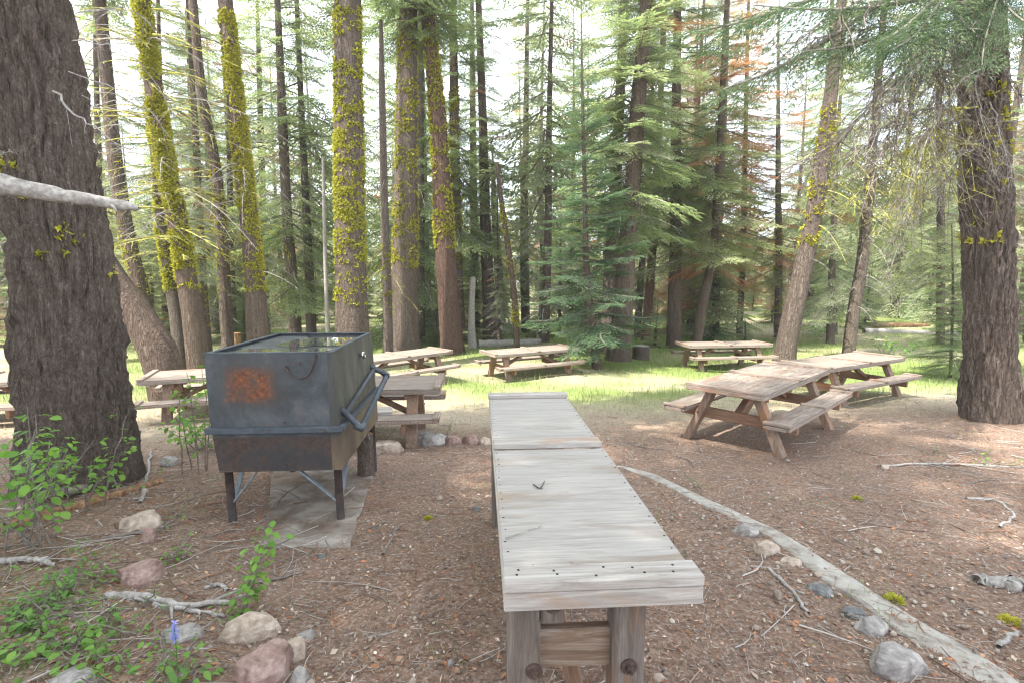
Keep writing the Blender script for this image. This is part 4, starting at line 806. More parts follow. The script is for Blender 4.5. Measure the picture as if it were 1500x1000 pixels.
# ------------------------------------------------------------------ serving counter
ct = empty('serving_counter', (.275, 1.405, g1(.275, 2.6)), R(3.6), 'long narrow bleached plywood counter on posts running away from the viewer', 'counter')
CZ = .80 - ct.location[2]        # height of the plywood top
def part(mb, name, mat, par, lab=None):
    o = mb.build(name, mat, par)
    if lab: o['label'] = lab
    return o
W2 = .300; tp = CZ
for (y0, y1) in ((.095, 1.235), (1.33, 2.395)):
    o = link('plywood_panel', MB().box((0, 0, 0), (2 * W2 - .012, y1 - y0, .014), bev=.002).mesh('plywood_panel', PLY_LIGHT), ct, (0, (y0 + y1) / 2, tp - .007)); 
part(MB().box((0, 0.0465, 0), (2 * W2, .093, .036), bev=.005), 'batten', BOARD_X, ct).location = (0, 0, tp + .008)
part(MB().box((0, 0, 0), (2 * W2 - .02, .088, .034), bev=.005), 'batten', BOARD_X, ct).location = (-.004, 1.283, tp + .017)
part(MB().box((0, 0, 0), (2 * W2 + .004, .088, .034), bev=.005), 'batten', BOARD_X, ct).location = (-.002, 2.442, tp + .014)
part(MB().box((0, 0, 0), (2 * W2 - .002, .036, .056), bev=.004), 'end_board', BOARD_X, ct).location = (0, .021, tp - .040)
part(MB().box((0, 0, 0), (2 * W2 - .006, .036, .044), bev=.004), 'end_board', BOARD_X, ct).location = (0, 2.464, tp - .034)
for s in (-1, 1):
    part(MB().box((0, 0, 0), (.034, 2.40, .055), bev=.004), 'edge_board', BOARD_Y, ct).location = (s * (W2 - .019), 1.243, tp - .044)
nl = MB()
for s in (-1, 1):
    for k in range(30):
        y = .13 + k * .081 + rnd.uniform(-.015, .015)
        if 1.22 < y < 1.35: continue
        nl.box((s * (W2 - .022) + rnd.uniform(-.004, .004), y, tp + .0007), (.006 * rnd.uniform(.6, 1.6), .004, .002), bev=.0005)
for y in (.03, .06, 1.29, 2.44):
    for k in range(5): nl.box((-.25 + k * .12 + rnd.uniform(-.02, .02), y + rnd.uniform(-.01, .01), tp + .0265), (.007, .007, .002), bev=.0005)
tag(nl.build('nail_heads', NAIL, ct), kind='stuff')
def post(x, y, wx, wy, par=ct, z1=None, mat=POSTW, base=None):
    o = MB().box((0, 0, 0), (wx, wy, z1 + .12), bev=.006).build('post', mat, par); o.location = (x, y, z1 / 2 - .06); return o
for y in (.135, 2.30):
    post(-.232, y, .105, .085, z1=tp - .068); post(.105 if y < 1 else .20, y, .105, .085, z1=tp - .068)
part(MB().box((0, 0, 0), (.255, .038, .135), bev=.004), 'cross_rail', RAILW, ct).location = (-.052, .15, .57)
part(MB().box((0, 0, 0), (.32, .038, .135), bev=.004), 'cross_rail', RAILW, ct).location = (-.016, 2.30, .57)
part(MB().box((0, 0, 0), (.072, .05, .10), bev=.004), 'block', POSTW, ct).location = (-.143, .105, tp - .118)
part(MB().box((0, 0, 0), (.04, 2.1, .12), bev=.004), 'stringer', FRY, ct).location = (-.03, 1.22, .30)
def bolt(par, x, y, z, ax='y', r=.022):
    k = MB(); d = np.array([0, -1, 0]); p = np.array([x, y, z])
    k.tube([p, p + d * .006], r * 1.25, 14); k.tube([p + d * .006, p + d * .020], r * .62, 6); k.tube([p + d * .02, p + d * .034], r * .28, 8); return k.build('bolt', BOLT, par)
bolt(ct, -.143, .079, tp - .10); bolt(ct, -.200, .091, .53, r=.021); bolt(ct, .105, .091, .53, r=.021)
# twigs and a straw lying on the counter
def stick(name, label, pts, r0, r1, mat, n=8, m=14, cat='stick', seed=0, wob=.004, forks=0):
    Q = spl(pts, m); rs = np.random.RandomState(seed); Q[1:-1] += rs.normal(0, wob, (m - 2, 3)) * [1, 1, .3]; b0 = Q[m // 2].copy(); V = []; F = []; n0 = 0
    v, f = tube_arr(Q, np.linspace(r0, r1, m), n); V.append(v); F.append(f); n0 = len(v)
    for k in range(forks):
        i = rs.randint(2, m - 2); d = (Q[-1] - Q[0]) / np.linalg.norm(Q[-1] - Q[0]); L = np.linalg.norm(Q[-1] - Q[0]) * rs.uniform(.12, .4); s = np.array([-d[1], d[0], 0]) * rs.choice([-1, 1])
        q = Q[i] + (d * .6 + s * rs.uniform(.3, .9) + np.array([0, 0, .06])) * L * np.linspace(0, 1, 5)[:, None]; v, f = tube_arr(q, np.linspace(r0 * .45, r1 * .4, 5), 5); V.append(v); F.append(f + n0); n0 += len(v)
    V = np.concatenate(V); V = V + (noise3(V, 30, 2) * r0 * .3)[:, None]; o = link(name, npmesh(name, V - b0, np.concatenate(F), mat, True), None, tuple(b0)); return tag(o, label, cat)
tz = .807
def cz(px, py, z=tz): d = ray(px, py); return np.array([0, 0, CAM_Z]) + d * ((z - CAM_Z) / d[2])
stick('twig', 'small forked twig lying on the near plywood panel of the counter', [cz(781, 709), cz(790, 714), cz(798, 704)], .0035, .002, BOLT, 5, 8, 'twig', 1, .001, 2)
stick('straw', 'pale straw lying diagonally on the counter', [cz(741, 787), cz(765, 779), cz(793, 770)], .003, .0015, DRYG if False else DEADW, 5, 8, 'straw', 2, .0005)
stick('twig', 'thin dark twig beside the near end board of the counter', [cz(808, 828), cz(820, 832), cz(832, 833)], .0022, .0015, BOLT, 5, 8, 'twig', 3, .0005)
def drift(parent, name, x0, x1, y0, sy, z, n, seed):
    rs = np.random.RandomState(seed); x = rs.uniform(x0, x1, n); x = x0 + (x1 - x0) * np.clip(.5 + (x - (x0 + x1) / 2) / (x1 - x0) * rs.uniform(.5, 1, n), 0, 1); y = y0 + np.abs(rs.normal(0, sy, n)); az = rs.uniform(0, 6.28, n)
    D = np.stack([np.cos(az), np.sin(az), rs.normal(0, .1, n)], -1); K = kites(np.stack([x, y, z + .002 + .004 * rs.rand(n)], -1), D, rs.uniform(.008, .028, n), rs.uniform(.0015, .006, n), np.tile([0, .1, 1.], (n, 1))); c = np.array([(.28, .14, .08), (.20, .11, .07), (.36, .22, .14)])[rs.randint(3, size=n)]
    tag(link(name, npmesh(name, K.reshape(-1, 3), np.arange(n * 4).reshape(-1, 4), LITT, False, None, np.repeat(c, 4, 0)), parent), kind='stuff')
drift(ct, 'needle_drift', -.27, .27, 1.33, .012, tp, 420, 1); drift(ct, 'needle_drift', -.25, .1, .097, .01, tp, 90, 2)
# ------------------------------------------------------------------ picnic tables
def make_table(loc, rz, label, L=2.5, Wt=.92, long_mid=True):
    t = empty('picnic_table', loc, rz, label, 'picnic table', 'weathered picnic tables round the clearing'); TH = .76
    def P(mb, name, mat, at_=(0, 0, 0)):
        o = mb.build(name, mat, t); o.location = at_; return o
    for s in (-1, 1): P(MB().box((0, 0, 0), (L / 2 - .09, Wt - .012, .016), bev=.003), 'tabletop_panel', PLYT, (s * (L / 4 - .005), 0, TH - .01))
    for x in (-L / 2 + .044, 0, L / 2 - .044): P(MB().box((0, 0, 0), (.086, Wt, .034), bev=.005), 'batten', BTT, (x + rnd.uniform(-.004, .004), rnd.uniform(-.006, .006), TH + .008))
    for s in (-1, 1): P(MB().box((0, 0, 0), (L - .06, .036, .052), bev=.004), 'edge_board', PLYT if s < 0 else BTT, (0, s * (Wt / 2 - .02), TH - .046))
    for s in (-1, 1): P(MB().box((0, 0, 0), (.036, Wt - .003, .05), bev=.004), 'end_board', BTT, (s * (L / 2 - .02), 0, TH - .036))
    for sx in (-1, 1):
        x = sx * (L / 2 - .36)
        for sy in (-1, 1):
            P(MB().beam((x, sy * .26, TH - .06), (x, sy * .60, -.06), .088, .135, up=(1, 0, 0), bev=.006), 'leg', FRZ)
            k = MB(); p = np.array([x - sx * -.0, sy * .43, .36]); k.tube([p + [sx * .045, 0, 0], p + [sx * .056, 0, 0]], .03, 12); k.tube([p + [sx * .056, 0, 0], p + [sx * .075, 0, 0]], .013, 6); k.build('bolt', BOLT, t)
        P(MB().box((0, 0, 0), (.05, 1.42, .135), bev=.005), 'cross_beam', FRY, (x - sx * .072, 0, .345))
        P(MB().box((0, 0, 0), (.05, .74, .09), bev=.005), 'top_cleat', FRY, (x - sx * .072, 0, TH - .115))
        P(MB().beam((x - sx * .10, 0, .36), (sx * .18, 0, TH - .09), .06, .088, up=(0, 1, 0), bev=.005), 'brace', FRX)
    P(MB().box((0, 0, 0), (.09, Wt - .12, .07), bev=.004), 'top_cleat', FRY, (0, 0, TH - .056))
    for sy in (-1, 1):
        bn = empty('bench', (0, sy * .615, 0)); bn.parent = t
        def Q(mb, name, mat, at_): o = mb.build(name, mat, bn); o.location = at_
        for s in (-1, 1): Q(MB().box((0, 0, 0), (L / 2 - .09, .27, .016), bev=.003), 'seat_panel', PLYT, (s * (L / 4 - .005), 0, .446))
        for x in (-L / 2 + .04, 0, L / 2 - .04): Q(MB().box((0, 0, 0), (.08, .285, .03), bev=.004), 'batten', BTT, (x, 0, .462))
        for s in (-1, 1): Q(MB().box((0, 0, 0), (L - .04, .034, .036), bev=.004), 'edge_board', BTT, (0, s * .124, .4185))
        for s in (-1, 1): Q(MB().box((0, 0, 0), (.034, .214, .04), bev=.004), 'end_board', BTT, (s * (L / 2 - .02), 0, .4165))
    return t
def copy_tree(o, parent=None):
    c = o.copy(); col.objects.link(c); c.parent = parent
    for ch in list(o.children): copy_tree(ch, c)
    return c
TB = [((3.37, 6.75, .41), 43.4, 'nearest picnic table on the right, seen end-on with its long bench towards the viewer'),
      ((6.26, 9.54, .19), 28.8, 'picnic table touching the far end of the nearest right-hand one, left of the right-edge trunk'),
      ((.47, 13.2, -.13), 28.5, 'picnic table in the grass behind the far end of the long counter'),
      ((6.08, 14.64, -.15), 6.8, 'farthest right picnic table, in front of the bent trunk and left of the leaning trunk'),
      ((-2.60, 11.50, -.01), 46.1, 'picnic table behind the grill handle in front of the pale-barked trunk'),
      ((-2.16, 6.55, .36), 4, 'picnic table partly hidden by the grill, boulders in front of its bench'),
      ((-4.55, 8.3, .20), 22, 'picnic table between the massive left trunk and the grill'),
      ((-8.05, 7.6, .22), 10, 'picnic table end poking out left of the massive left trunk')]
t0 = None
for (x, y, z), a, lab in TB:
    if t0 is None: t0 = make_table((x, y, z - .76), R(a), lab)
    else:
        c = copy_tree(t0); c.location = (x, y, z - .76); c.rotation_euler = (0, 0, R(a)); c['label'] = lab

def table_litter(t, n, seed):
    rs = np.random.RandomState(seed); x = np.concatenate([-.05 - np.abs(rs.normal(0, .07, n // 2)), rs.uniform(-1.1, -.1, n - n // 2)]); y = np.clip(rs.normal(0, .22, n), -.42, .42); az = rs.uniform(0, 6.28, n)
    D = np.stack([np.cos(az), np.sin(az), 0 * az], -1); K = kites(np.stack([x, y, np.full(n, .762)], -1), D, rs.uniform(.01, .035, n), rs.uniform(.003, .010, n), np.tile([0, 0, 1.], (n, 1))); c = np.array([(.24, .13, .08), (.16, .10, .07), (.34, .22, .15)])[rs.randint(3, size=n)]
    tag(link('needle_drift', npmesh('needle_drift', K.reshape(-1, 3), np.arange(n * 4).reshape(-1, 4), LITT, False, None, np.repeat(c, 4, 0)), t), kind='stuff')
table_litter(t0, 520, 3)

# ------------------------------------------------------------------ rocks
_t = (1 + 5 ** .5) / 2
def icosphere(sub):
    v = [(-1, _t, 0), (1, _t, 0), (-1, -_t, 0), (1, -_t, 0), (0, -1, _t), (0, 1, _t), (0, -1, -_t), (0, 1, -_t), (_t, 0, -1), (_t, 0, 1), (-_t, 0, -1), (-_t, 0, 1)]
    f = [(0, 11, 5), (0, 5, 1), (0, 1, 7), (0, 7, 10), (0, 10, 11), (1, 5, 9), (5, 11, 4), (11, 10, 2), (10, 7, 6), (7, 1, 8), (3, 9, 4), (3, 4, 2), (3, 2, 6), (3, 6, 8), (3, 8, 9), (4, 9, 5), (2, 4, 11), (6, 2, 10), (8, 6, 7), (9, 8, 1)]
    v = [np.array(x) / np.linalg.norm(x) for x in v]
    for _ in range(sub):
        c = {}; nf = []
        def mid(a, b):
            k = (min(a, b), max(a, b))
            if k not in c: m = v[a] + v[b]; v.append(m / np.linalg.norm(m)); c[k] = len(v) - 1
            return c[k]
        for a, b, d in f: x, y, z = mid(a, b), mid(b, d), mid(d, a); nf += [(a, x, z), (b, y, x), (d, z, y), (x, y, z)]
        f = nf
    return np.array(v), np.array(f)
ICO = {k: icosphere(k) for k in (0, 1, 3, 4)}
def rock(label, px, py, wpx, hpx, mat, depth=.8, seed=0, rz=0, sink=.35, sub=4, name='rock', cut=5):
    """px,py = bottom centre in the photograph"""
    q = gp(px, py); s = q[1] / FPX; a, c = wpx * s / 2, hpx * s * .58; b = a * depth
    v, f = ICO[sub]; rs = np.random.RandomState(seed + 60); v = v.copy()
    for k in range(cut + 12):
        nrm = rs.normal(size=3); nrm[2] = abs(nrm[2]) * (.6 if k else 9); nrm /= np.linalg.norm(nrm); d = rs.uniform(.60, .88) if k else .6; e = v @ nrm - d; v = v - np.maximum(e, 0)[:, None] * nrm * .93
    v = v * (1 + .07 * noise3(v + seed, 2.2, 3)[:, None] + .045 * noise3(v + seed, 9, 4, 1)[:, None]); v = v * [a * 1.1, b * 1.1, c * 1.15]
    cy_ = q[1] + b * .6; o = link(name, npmesh(name, v, f, mat, True), None, (q[0], cy_, g1(q[0], cy_) + c * (1 - sink * 1.4) - .01), (0, 0, rz)); return tag(o, label, 'rock')
RK = [('pale wedge-shaped stone below the rotten bark left of the grill', 203, 778, 62, 34, ROCK_T, .7), ('small rust-brown stone leaning on the pale wedge', 214, 795, 30, 26, ROCK_R, .8),
      ('flat-topped reddish stone among twigs left of the leafy sprig', 192, 858, 72, 38, ROCK_R, .8), ('long tan stone with a pale crust above the large rounded boulder', 360, 936, 108, 44, ROCK_T, .5),
      ('large rounded brown boulder at the lower left edge of the path', 372, 1008, 112, 60, ROCK_R, .8), ('broad tan stone pressed against the right of the brown boulder', 424, 968, 46, 34, ROCK_T, .9),
      ('dark squarish stone right of the brown boulder at the bottom', 436, 1004, 38, 32, ROCK_G, .9), ('small grey oval stone above the boulder group', 444, 944, 34, 20, ROCK_G, .9), ('flat grey slab of rock under the forked root', 264, 938, 82, 26, ROCK_G, .5),
      ('thin reddish sliver of stone by the ground cover', 145, 946, 34, 14, ROCK_R, .6), ('grey rounded stone beside the pale upright stick', 243, 682, 30, 18, ROCK_G, .8), ('grey stone cut by the bottom edge at the far left', 86, 1014, 84, 28, ROCK_G, .7),
      ('big round pale boulder right behind the grill', 624, 652, 58, 24, ROCK_G, .8), ('low pale stone between the grill and the round boulder', 563, 664, 54, 24, ROCK_T, .7), ('brown stone right of the round boulder', 664, 652, 26, 18, ROCK_R, .9),
      ('round brown stone next to the counter end', 690, 651, 28, 20, ROCK_R, .9), ('pale stone touching the left side of the counter', 709, 652, 22, 16, ROCK_T, .9), ('pinkish-grey stone set in the inner side of the concrete edging', 1098, 785, 44, 20, ROCK_G, .7),
      ('yellowish stone beside the concrete edging', 1127, 812, 50, 24, ROCK_T, .6), ('pale knobbly stone just below the yellowish one', 1163, 829, 40, 14, ROCK_T, .6), ('dark flat stone in the edging by the dead stick', 1207, 872, 44, 14, ROCK_D, .8),
      ('blue-grey flat stone further down the edging', 1256, 906, 46, 12, ROCK_D, .8), ('broad grey flat stone bedded against the edging', 1286, 930, 50, 26, ROCK_G, .9), ('large two-toned boulder at the lower end of the edging', 1328, 992, 96, 48, ROCK_G, .8),
      ('small white pebble at the bottom right of the counter', 966, 999, 24, 14, ROCK_T, .9), ('small white pebble at the bottom left of the counter', 605, 1000, 14, 12, ROCK_T, .9), ('small round pebble left of the counter posts', 660, 975, 13, 10, ROCK_G, 1),
      ('dark lump near the end of the counter left side', 697, 748, 12, 10, ROCK_D, 1), ('small dark stone right of the leafy sprig', 470, 818, 18, 8, ROCK_D, .8)]
for k, r_ in enumerate(RK): rock(*r_, seed=k, rz=rnd.uniform(-.3, .3), sub=4 if r_[3] > 40 else 3)

# ------------------------------------------------------------------ concrete edging curving down the right
ep = [(905, 683, 10), (940, 692, 22), (985, 712, 26), (1030, 734, 34), (1080, 757, 38), (1130, 782, 44), (1180, 815, 52), (1220, 845, 66), (1268, 876, 62), (1320, 912, 74), (1375, 948, 92), (1430, 985, 108), (1500, 1040, 110), (1600, 1120, 130)]
C3 = []; 
for px, py, wd in ep:
    a, b = gp(px - wd / 2, py), gp(px + wd / 2, py); C3.append([*((a + b) / 2)[:2], abs(b[0] - a[0]) * .5 * .70])
Q = spl(np.array(C3), 130); tn = np.gradient(Q[:, :2], axis=0); tn /= np.linalg.norm(tn, axis=1)[:, None]; nr = np.stack([-tn[:, 1], tn[:, 0]], -1); prof = [(-1.02, -.08), (-1, .003), (-.93, .009), (-.4, .011), (.1, .012), (.6, .009), (.93, .003), (1.0, -.05)]; V = []
for k, (s, h_) in enumerate(prof):
    wob = 1 + .26 * noise3(np.column_stack([Q[:, :2], np.full(130, s * 3)]), 7, 4, 2); p = Q[:, :2] + nr * (Q[:, 2] * s * wob)[:, None] * -1; V.append(np.column_stack([p, G(p[:, 0], p[:, 1]) + h_ + .009 * noise3(np.column_stack([p, p[:, 0] * 0]), 7, 4)]))
V = np.stack(V, 1).reshape(-1, 3); n = len(prof); i, j = np.meshgrid(np.arange(129), np.arange(n - 1), indexing='ij'); f = np.stack([i * n + j, i * n + j + 1, (i + 1) * n + j + 1, (i + 1) * n + j], -1).reshape(-1, 4)
b0 = V[len(V) // 2].copy(); tag(link('concrete_edging', npmesh('concrete_edging', V - b0, f, CONC, True), None, tuple(b0)), 'low pale concrete edging curving along the right side of the path', 'edging')

# ------------------------------------------------------------------ stumps, logs, debris
def stump(label, px, py, wpx, hpx, bark, top, Y=None):
    q = gp(px, py); s = q[1] / FPX; r0 = wpx * s / 2; h_ = hpx * s; root = empty('tree_stump', (q[0], q[1] + r0, g1(q[0], q[1])), 0, label, 'stump')
    me, _, _ = trunk_mesh(np.array([[0, 0, -.1], [0, 0, h_ * .3], [0, 0, h_]]), np.array([r0 * 1.15, r0 * .98, r0 * .92]), bark, 28, 12, 3, .06); link('bark', me, root)
    th = np.linspace(0, 2 * np.pi, 28, endpoint=False); v = np.column_stack([r0 * .93 * np.cos(th), r0 * .93 * np.sin(th), np.full(28, h_ + .004)]); v = np.vstack([v, [[0, 0, h_ + .01]]]); link('cut_face', npmesh('cut_face', v, np.array([[k, (k + 1) % 28, 28] for k in range(28)]), top), root); return root
stump('low dark sawn stump right of the pale brown trunk', 942, 528, 26, 20, BARK_DARK, DEADW)
stump('orange broken stump just behind it beside the pale brown trunk', 930, 520, 14, 12, ROTW, ROTW)
stump('orange broken stub poking up behind the left corner of the grill', 344, 512, 13, 24, ROTW, ROTW)
sr = stump('dark bark stump hidden behind the grill with a grey plank on it', 533, 700, 26, 64, BARK_DARK, ROTW)
pk = cz(556, 607, .44); o = MB().box((0, 0, 0), (.36, .22, .04), bev=.004).build('plank', BOARD_X); o.location = (at(545, 608, 5.15)[0], 5.25, at(545, 606, 5.15)[2]); o.rotation_euler = (0, 0, R(12)); tag(o, 'grey plank end resting on the dark stump behind the grill', 'plank')
def log(label, a, b, r0, r1, mat, name='log', seed=0, lift=.6, m=24, n=14, wob=.02):
    A = gp(*a); B = gp(*b); A[2] += r0 * lift; B[2] += r1 * lift; return stick(name, label, [A, (A + B) / 2 + [0, 0, .0], B], r0, r1, mat, n, m, 'log', seed, wob)
log('bleached fallen log lying in the grass right of the reddish trunk', (700, 508), (792, 503), .16, .12, DEADW)
log('long pale fallen log across the back of the clearing on the right', (1265, 488), (1400, 492), .16, .12, DEADW, seed=2)
log('second fallen log in the sunlit strip further back right', (1270, 480), (1360, 478), .18, .12, ROTW, seed=3)
log('grey barkless log entering at the right edge', (1428, 852), (1540, 870), .035, .045, DEADW, seed=4, lift=.5)
log('rotten orange-brown log sliding out from under the massive left trunk', (12, 776), (236, 706), .062, .038, ROTW, seed=5, lift=.1, wob=.008)
log('flat slab of loose bark lying beside the massive left trunk', (60, 740), (150, 715), .045, .03, TWIG, seed=8, lift=1.6, name='bark_slab')
ST = [('pale upright stick leaning near the stones by the massive trunk', [(205, 738), (214, 700), (222, 662)], .016, .012, DEADW, 0), ('thick forked grey root lying above the tan stone', [(158, 876), (215, 878), (262, 890), (338, 886)], .024, .014, DEADW, 3),
      ('curved grey root running below the forked one', [(225, 888), (270, 895), (330, 905)], .016, .008, DEADW, 1), ('grey dead branch coming in from the left edge over the litter', [(0, 826), (40, 822), (82, 830)], .022, .014, DEADW, 1),
      ('dark snapped stick left of the counter', [(561, 813), (573, 790), (585, 770)], .010, .008, TWIG, 0), ('thin curved twig beside the left edge of the counter', [(676, 780), (688, 768), (720, 765)], .005, .003, TWIG, 0),
      ('pale dead stick inside the concrete edging', [(1126, 834), (1155, 862), (1184, 900)], .011, .009, DEADW, 1), ('hooked pale stick on the right-hand slope', [(1415, 731), (1455, 733), (1482, 752), (1464, 773)], .013, .01, DEADW, 2),
      ('long thin branch lying across the right-hand slope', [(1290, 684), (1360, 680), (1430, 682), (1505, 686)], .014, .008, DEADW, 5), ('reddish stick pointing at the leafy sprig', [(362, 855), (400, 850), (444, 838)], .008, .006, TWIG, 1),
      ('short stick outside the concrete edging', [(1222, 790), (1240, 800), (1258, 808)], .008, .006, TWIG, 0), ('stick lying left of the nearest right-hand table', [(990, 668), (1010, 675), (1016, 684)], .011, .009, TWIG, 1),
      ('long twig in front of the nearest right-hand table', [(905, 650), (945, 655), (975, 660)], .009, .005, TWIG, 2), ('broken root end by the bottom right corner', [(1462, 950), (1480, 935), (1490, 928)], .013, .011, DEADW, 1),
      ('grey stick half under the rotten log', [(150, 790), (195, 783), (262, 768)], .013, .008, TWIG, 4), ('forked twig fallen across the concrete edging', [(1290, 918), (1335, 935), (1375, 925)], .006, .004, TWIG, 3),
      ('thin twig lying across the edging further up', [(1180, 862), (1215, 850), (1240, 836)], .004, .003, TWIG, 1), ('bent twig left of the counter near its posts', [(540, 935), (565, 930), (585, 925)], .006, .005, DEADW, 1),
      ('stick on the path behind the snapped one', [(538, 775), (555, 768), (583, 760)], .006, .004, TWIG, 2), ('pale branch piece right of the twiggy litter', [(300, 862), (318, 858), (334, 866)], .011, .009, DEADW, 2),
      ('small grey stick in front of the stone pile', [(250, 955), (280, 952), (310, 950)], .008, .006, DEADW, 0), ('thin dark branch on the slope below the right-edge trunk', [(1405, 712), (1440, 704), (1490, 702)], .007, .004, TWIG, 2)]
for k, (lab, pts, r0, r1, mat, fk) in enumerate(ST):
    P3 = [gp(a, b) + [0, 0, r0 * .9] for a, b in pts]; stick('stick', lab, P3, r0, r1, mat, 8, 16, 'stick', k, r0 * .4, fk)

# ------------------------------------------------------------------ litter, pebbles, grass (uncountable)
def scatter_ground(n, rs, ymin, ymax, power=1.0, pad=1.05):
    y = ymin + (ymax - ymin) * rs.rand(n) ** power; x = rs.uniform(-pad, pad, n) * (y * 1.02 + .4); return x, y
PAL = np.array([(.22, .12, .08), (.28, .16, .11), (.16, .10, .075), (.34, .22, .16), (.34, .28, .23), (.12, .085, .07), (.46, .39, .33), (.33, .15, .08), (.20, .145, .12), (.29, .23, .19)])
def flat_bits(name, n, lmin, lmax, wmin, wmax, ymin, ymax, seed, pal=PAL, power=1.6, lift=.006, tilt=.25, gmax=None):
    rs = np.random.RandomState(seed); x, y = scatter_ground(n, rs, ymin, ymax, power)
    if gmax is not None: g_, d_ = zone(x, y); k = (g_ < gmax) & (rs.rand(n) > d_ * .6); x, y = x[k], y[k]; n = len(x)
    z = G(x, y) + noise3(np.stack([x, y, x * 0], -1), 6, 3) * .014 + lift * rs.rand(n); az = rs.uniform(0, 6.28, n)
    D = np.stack([np.cos(az), np.sin(az), rs.normal(0, tilt, n)], -1); D /= np.linalg.norm(D, axis=1)[:, None]
    Nn = np.stack([rs.normal(0, .4, n), rs.normal(0, .4, n), np.ones(n)], -1); Nn /= np.linalg.norm(Nn, axis=1)[:, None]
    K = kites(np.stack([x, y, z], -1), D, rs.uniform(lmin, lmax, n), rs.uniform(wmin, wmax, n), Nn)
    c = pal[rs.randint(len(pal), size=n)] * rs.uniform(.8, 1.45, (n, 1)); tag(link(name, npmesh(name, K.reshape(-1, 3), np.arange(n * 4).reshape(-1, 4), LITT, False, None, np.repeat(c, 4, 0))), kind='stuff')
flat_bits('needle_litter', 105000, .018, .05, .0015, .004, .9, 9, 1, gmax=.5)
flat_bits('bark_chips', 22000, .012, .035, .008, .02, .9, 10, 2, gmax=.6)
flat_bits('cone_scales', 3200, .02, .05, .012, .03, 1.0, 9, 3, pal=np.array([(.34, .15, .08), (.28, .13, .07), (.36, .22, .14), (.34, .27, .21)]), gmax=.5)
def twig_bits(n, seed, lmin, lmax, r, name, box=None):
    rs = np.random.RandomState(seed); x, y = scatter_ground(n, rs, 1.0, 9.5, 1.3)
    if box: x, y = rs.uniform(box[0], box[1], n), rs.uniform(box[2], box[3], n)
    g_, d_ = zone(x, y); k = g_ < .6; x, y = x[k], y[k]; V = []; F = []; C_ = []; n0 = 0; n = len(x)
    for i in range(n):
        az = rs.uniform(0, 6.28); L = rs.uniform(lmin, lmax); t = np.linspace(-.5, .5, 4); b = rs.normal(0, .25); px_ = x[i] + L * (t * math.cos(az) - b * t * t * math.sin(az)); py_ = y[i] + L * (t * math.sin(az) + b * t * t * math.cos(az))
        z = G(px_, py_) + r + .006 + .01 * rs.rand(); v, f = tube_arr(np.stack([px_, py_, z], -1), np.linspace(r, r * .5, 4) * rs.uniform(.6, 1.4), 3); V.append(v); F.append(f + n0); n0 += len(v); c = np.array([(.22, .17, .14), (.34, .29, .25), (.15, .10, .08), (.45, .41, .37), (.3, .16, .1)][rs.randint(5)]); C_.append(np.tile(c, (len(v), 1)))
    tag(link(name, npmesh(name, np.concatenate(V), np.concatenate(F), LITT, True, None, np.concatenate(C_))), kind='stuff')
twig_bits(5200, 4, .04, .20, .0021, 'fallen_twigs'); twig_bits(150, 5, .2, .5, .0045, 'fallen_branches'); twig_bits(260, 55, .12, .45, .0045, 'twiggy_debris', (-4.2, -1.3, 1.5, 4.4)); twig_bits(120, 56, .12, .5, .004, 'slope_twigs', (2.5, 7.5, 3, 7.5))
def pebbles(n, seed):
    rs = np.random.RandomState(seed); x, y = scatter_ground(n, rs, 1.2, 7, 1.0); dens = np.clip(.18 + .9 * np.exp(-((x - (.62 * 1 + .75 * (4.6 - y))) ** 2) / .35) * (y < 4.2), 0, 1); k = rs.rand(n) < dens; x, y = x[k], y[k]; v, f = ICO[0]; m = len(x)
    s = rs.uniform(.004, .016, m) * (1 + (rs.rand(m) < .06) * 1.2); V = v[None] * s[:, None, None] * rs.uniform(.6, 1.2, (m, 1, 3)) * rs.uniform(.85, 1.15, (m, 12, 1)) + np.stack([x, y, G(x, y) + s * .3 + .004], -1)[:, None]
    F = f[None] + (np.arange(m) * 12)[:, None, None]; c = np.array([(.34, .27, .22), (.27, .21, .17), (.42, .36, .30), (.22, .18, .15)])[rs.randint(4, size=m)]
    tag(link('pebbles', npmesh('pebbles', V.reshape(-1, 3), F.reshape(-1, 3), LITT, False, None, np.repeat(c, 12, 0))), kind='stuff')
pebbles(5500, 6)
def grass(name, n, seed, hmin, hmax, wd, mat, pick, ymin=5, ymax=34, power=1.4):
    rs = np.random.RandomState(seed); x, y = scatter_ground(n, rs, ymin, ymax, power); p = pick(x, y); k = rs.rand(n) < p; x, y = x[k], y[k]; n = len(x); z = G(x, y) - .01
    cl = noise3(np.stack([x, y, x * 0], -1), 1.6, 3, 1); h_ = rs.uniform(hmin, hmax, n) * (1 + .6 * cl); az = rs.uniform(0, 6.28, n); ln = rs.uniform(.1, .7, n); wq = wd * (.6 + y / 16) * rs.uniform(.6, 1.3, n); sa = np.stack([-np.sin(az), np.cos(az), 0 * az], -1); dd = np.stack([np.cos(az), np.sin(az), 0 * az], -1)
    b = np.stack([x, y, z], -1); m_ = b + dd * (h_ * ln * .3)[:, None] + np.array([0, 0, 1]) * (h_ * .6)[:, None]; t = b + dd * (h_ * ln)[:, None] + np.array([0, 0, 1]) * h_[:, None]
    V = np.stack([b - sa * wq[:, None] / 2, b + sa * wq[:, None] / 2, m_ + sa * wq[:, None] * .4, m_ - sa * wq[:, None] * .4, t], 1); o = np.arange(n)[:, None] * 5
    F4 = o + np.array([[0, 1, 2, 3]]); F3 = o + np.array([[3, 2, 4]]); c = np.clip(rs.rand(n) * .7 + cl * .5 + .15, 0, 1); tag(link(name, npmesh(name, V.reshape(-1, 3), [F4, F3], mat, False, None, np.repeat(np.stack([c, c, c], -1), 5, 0))), kind='stuff')
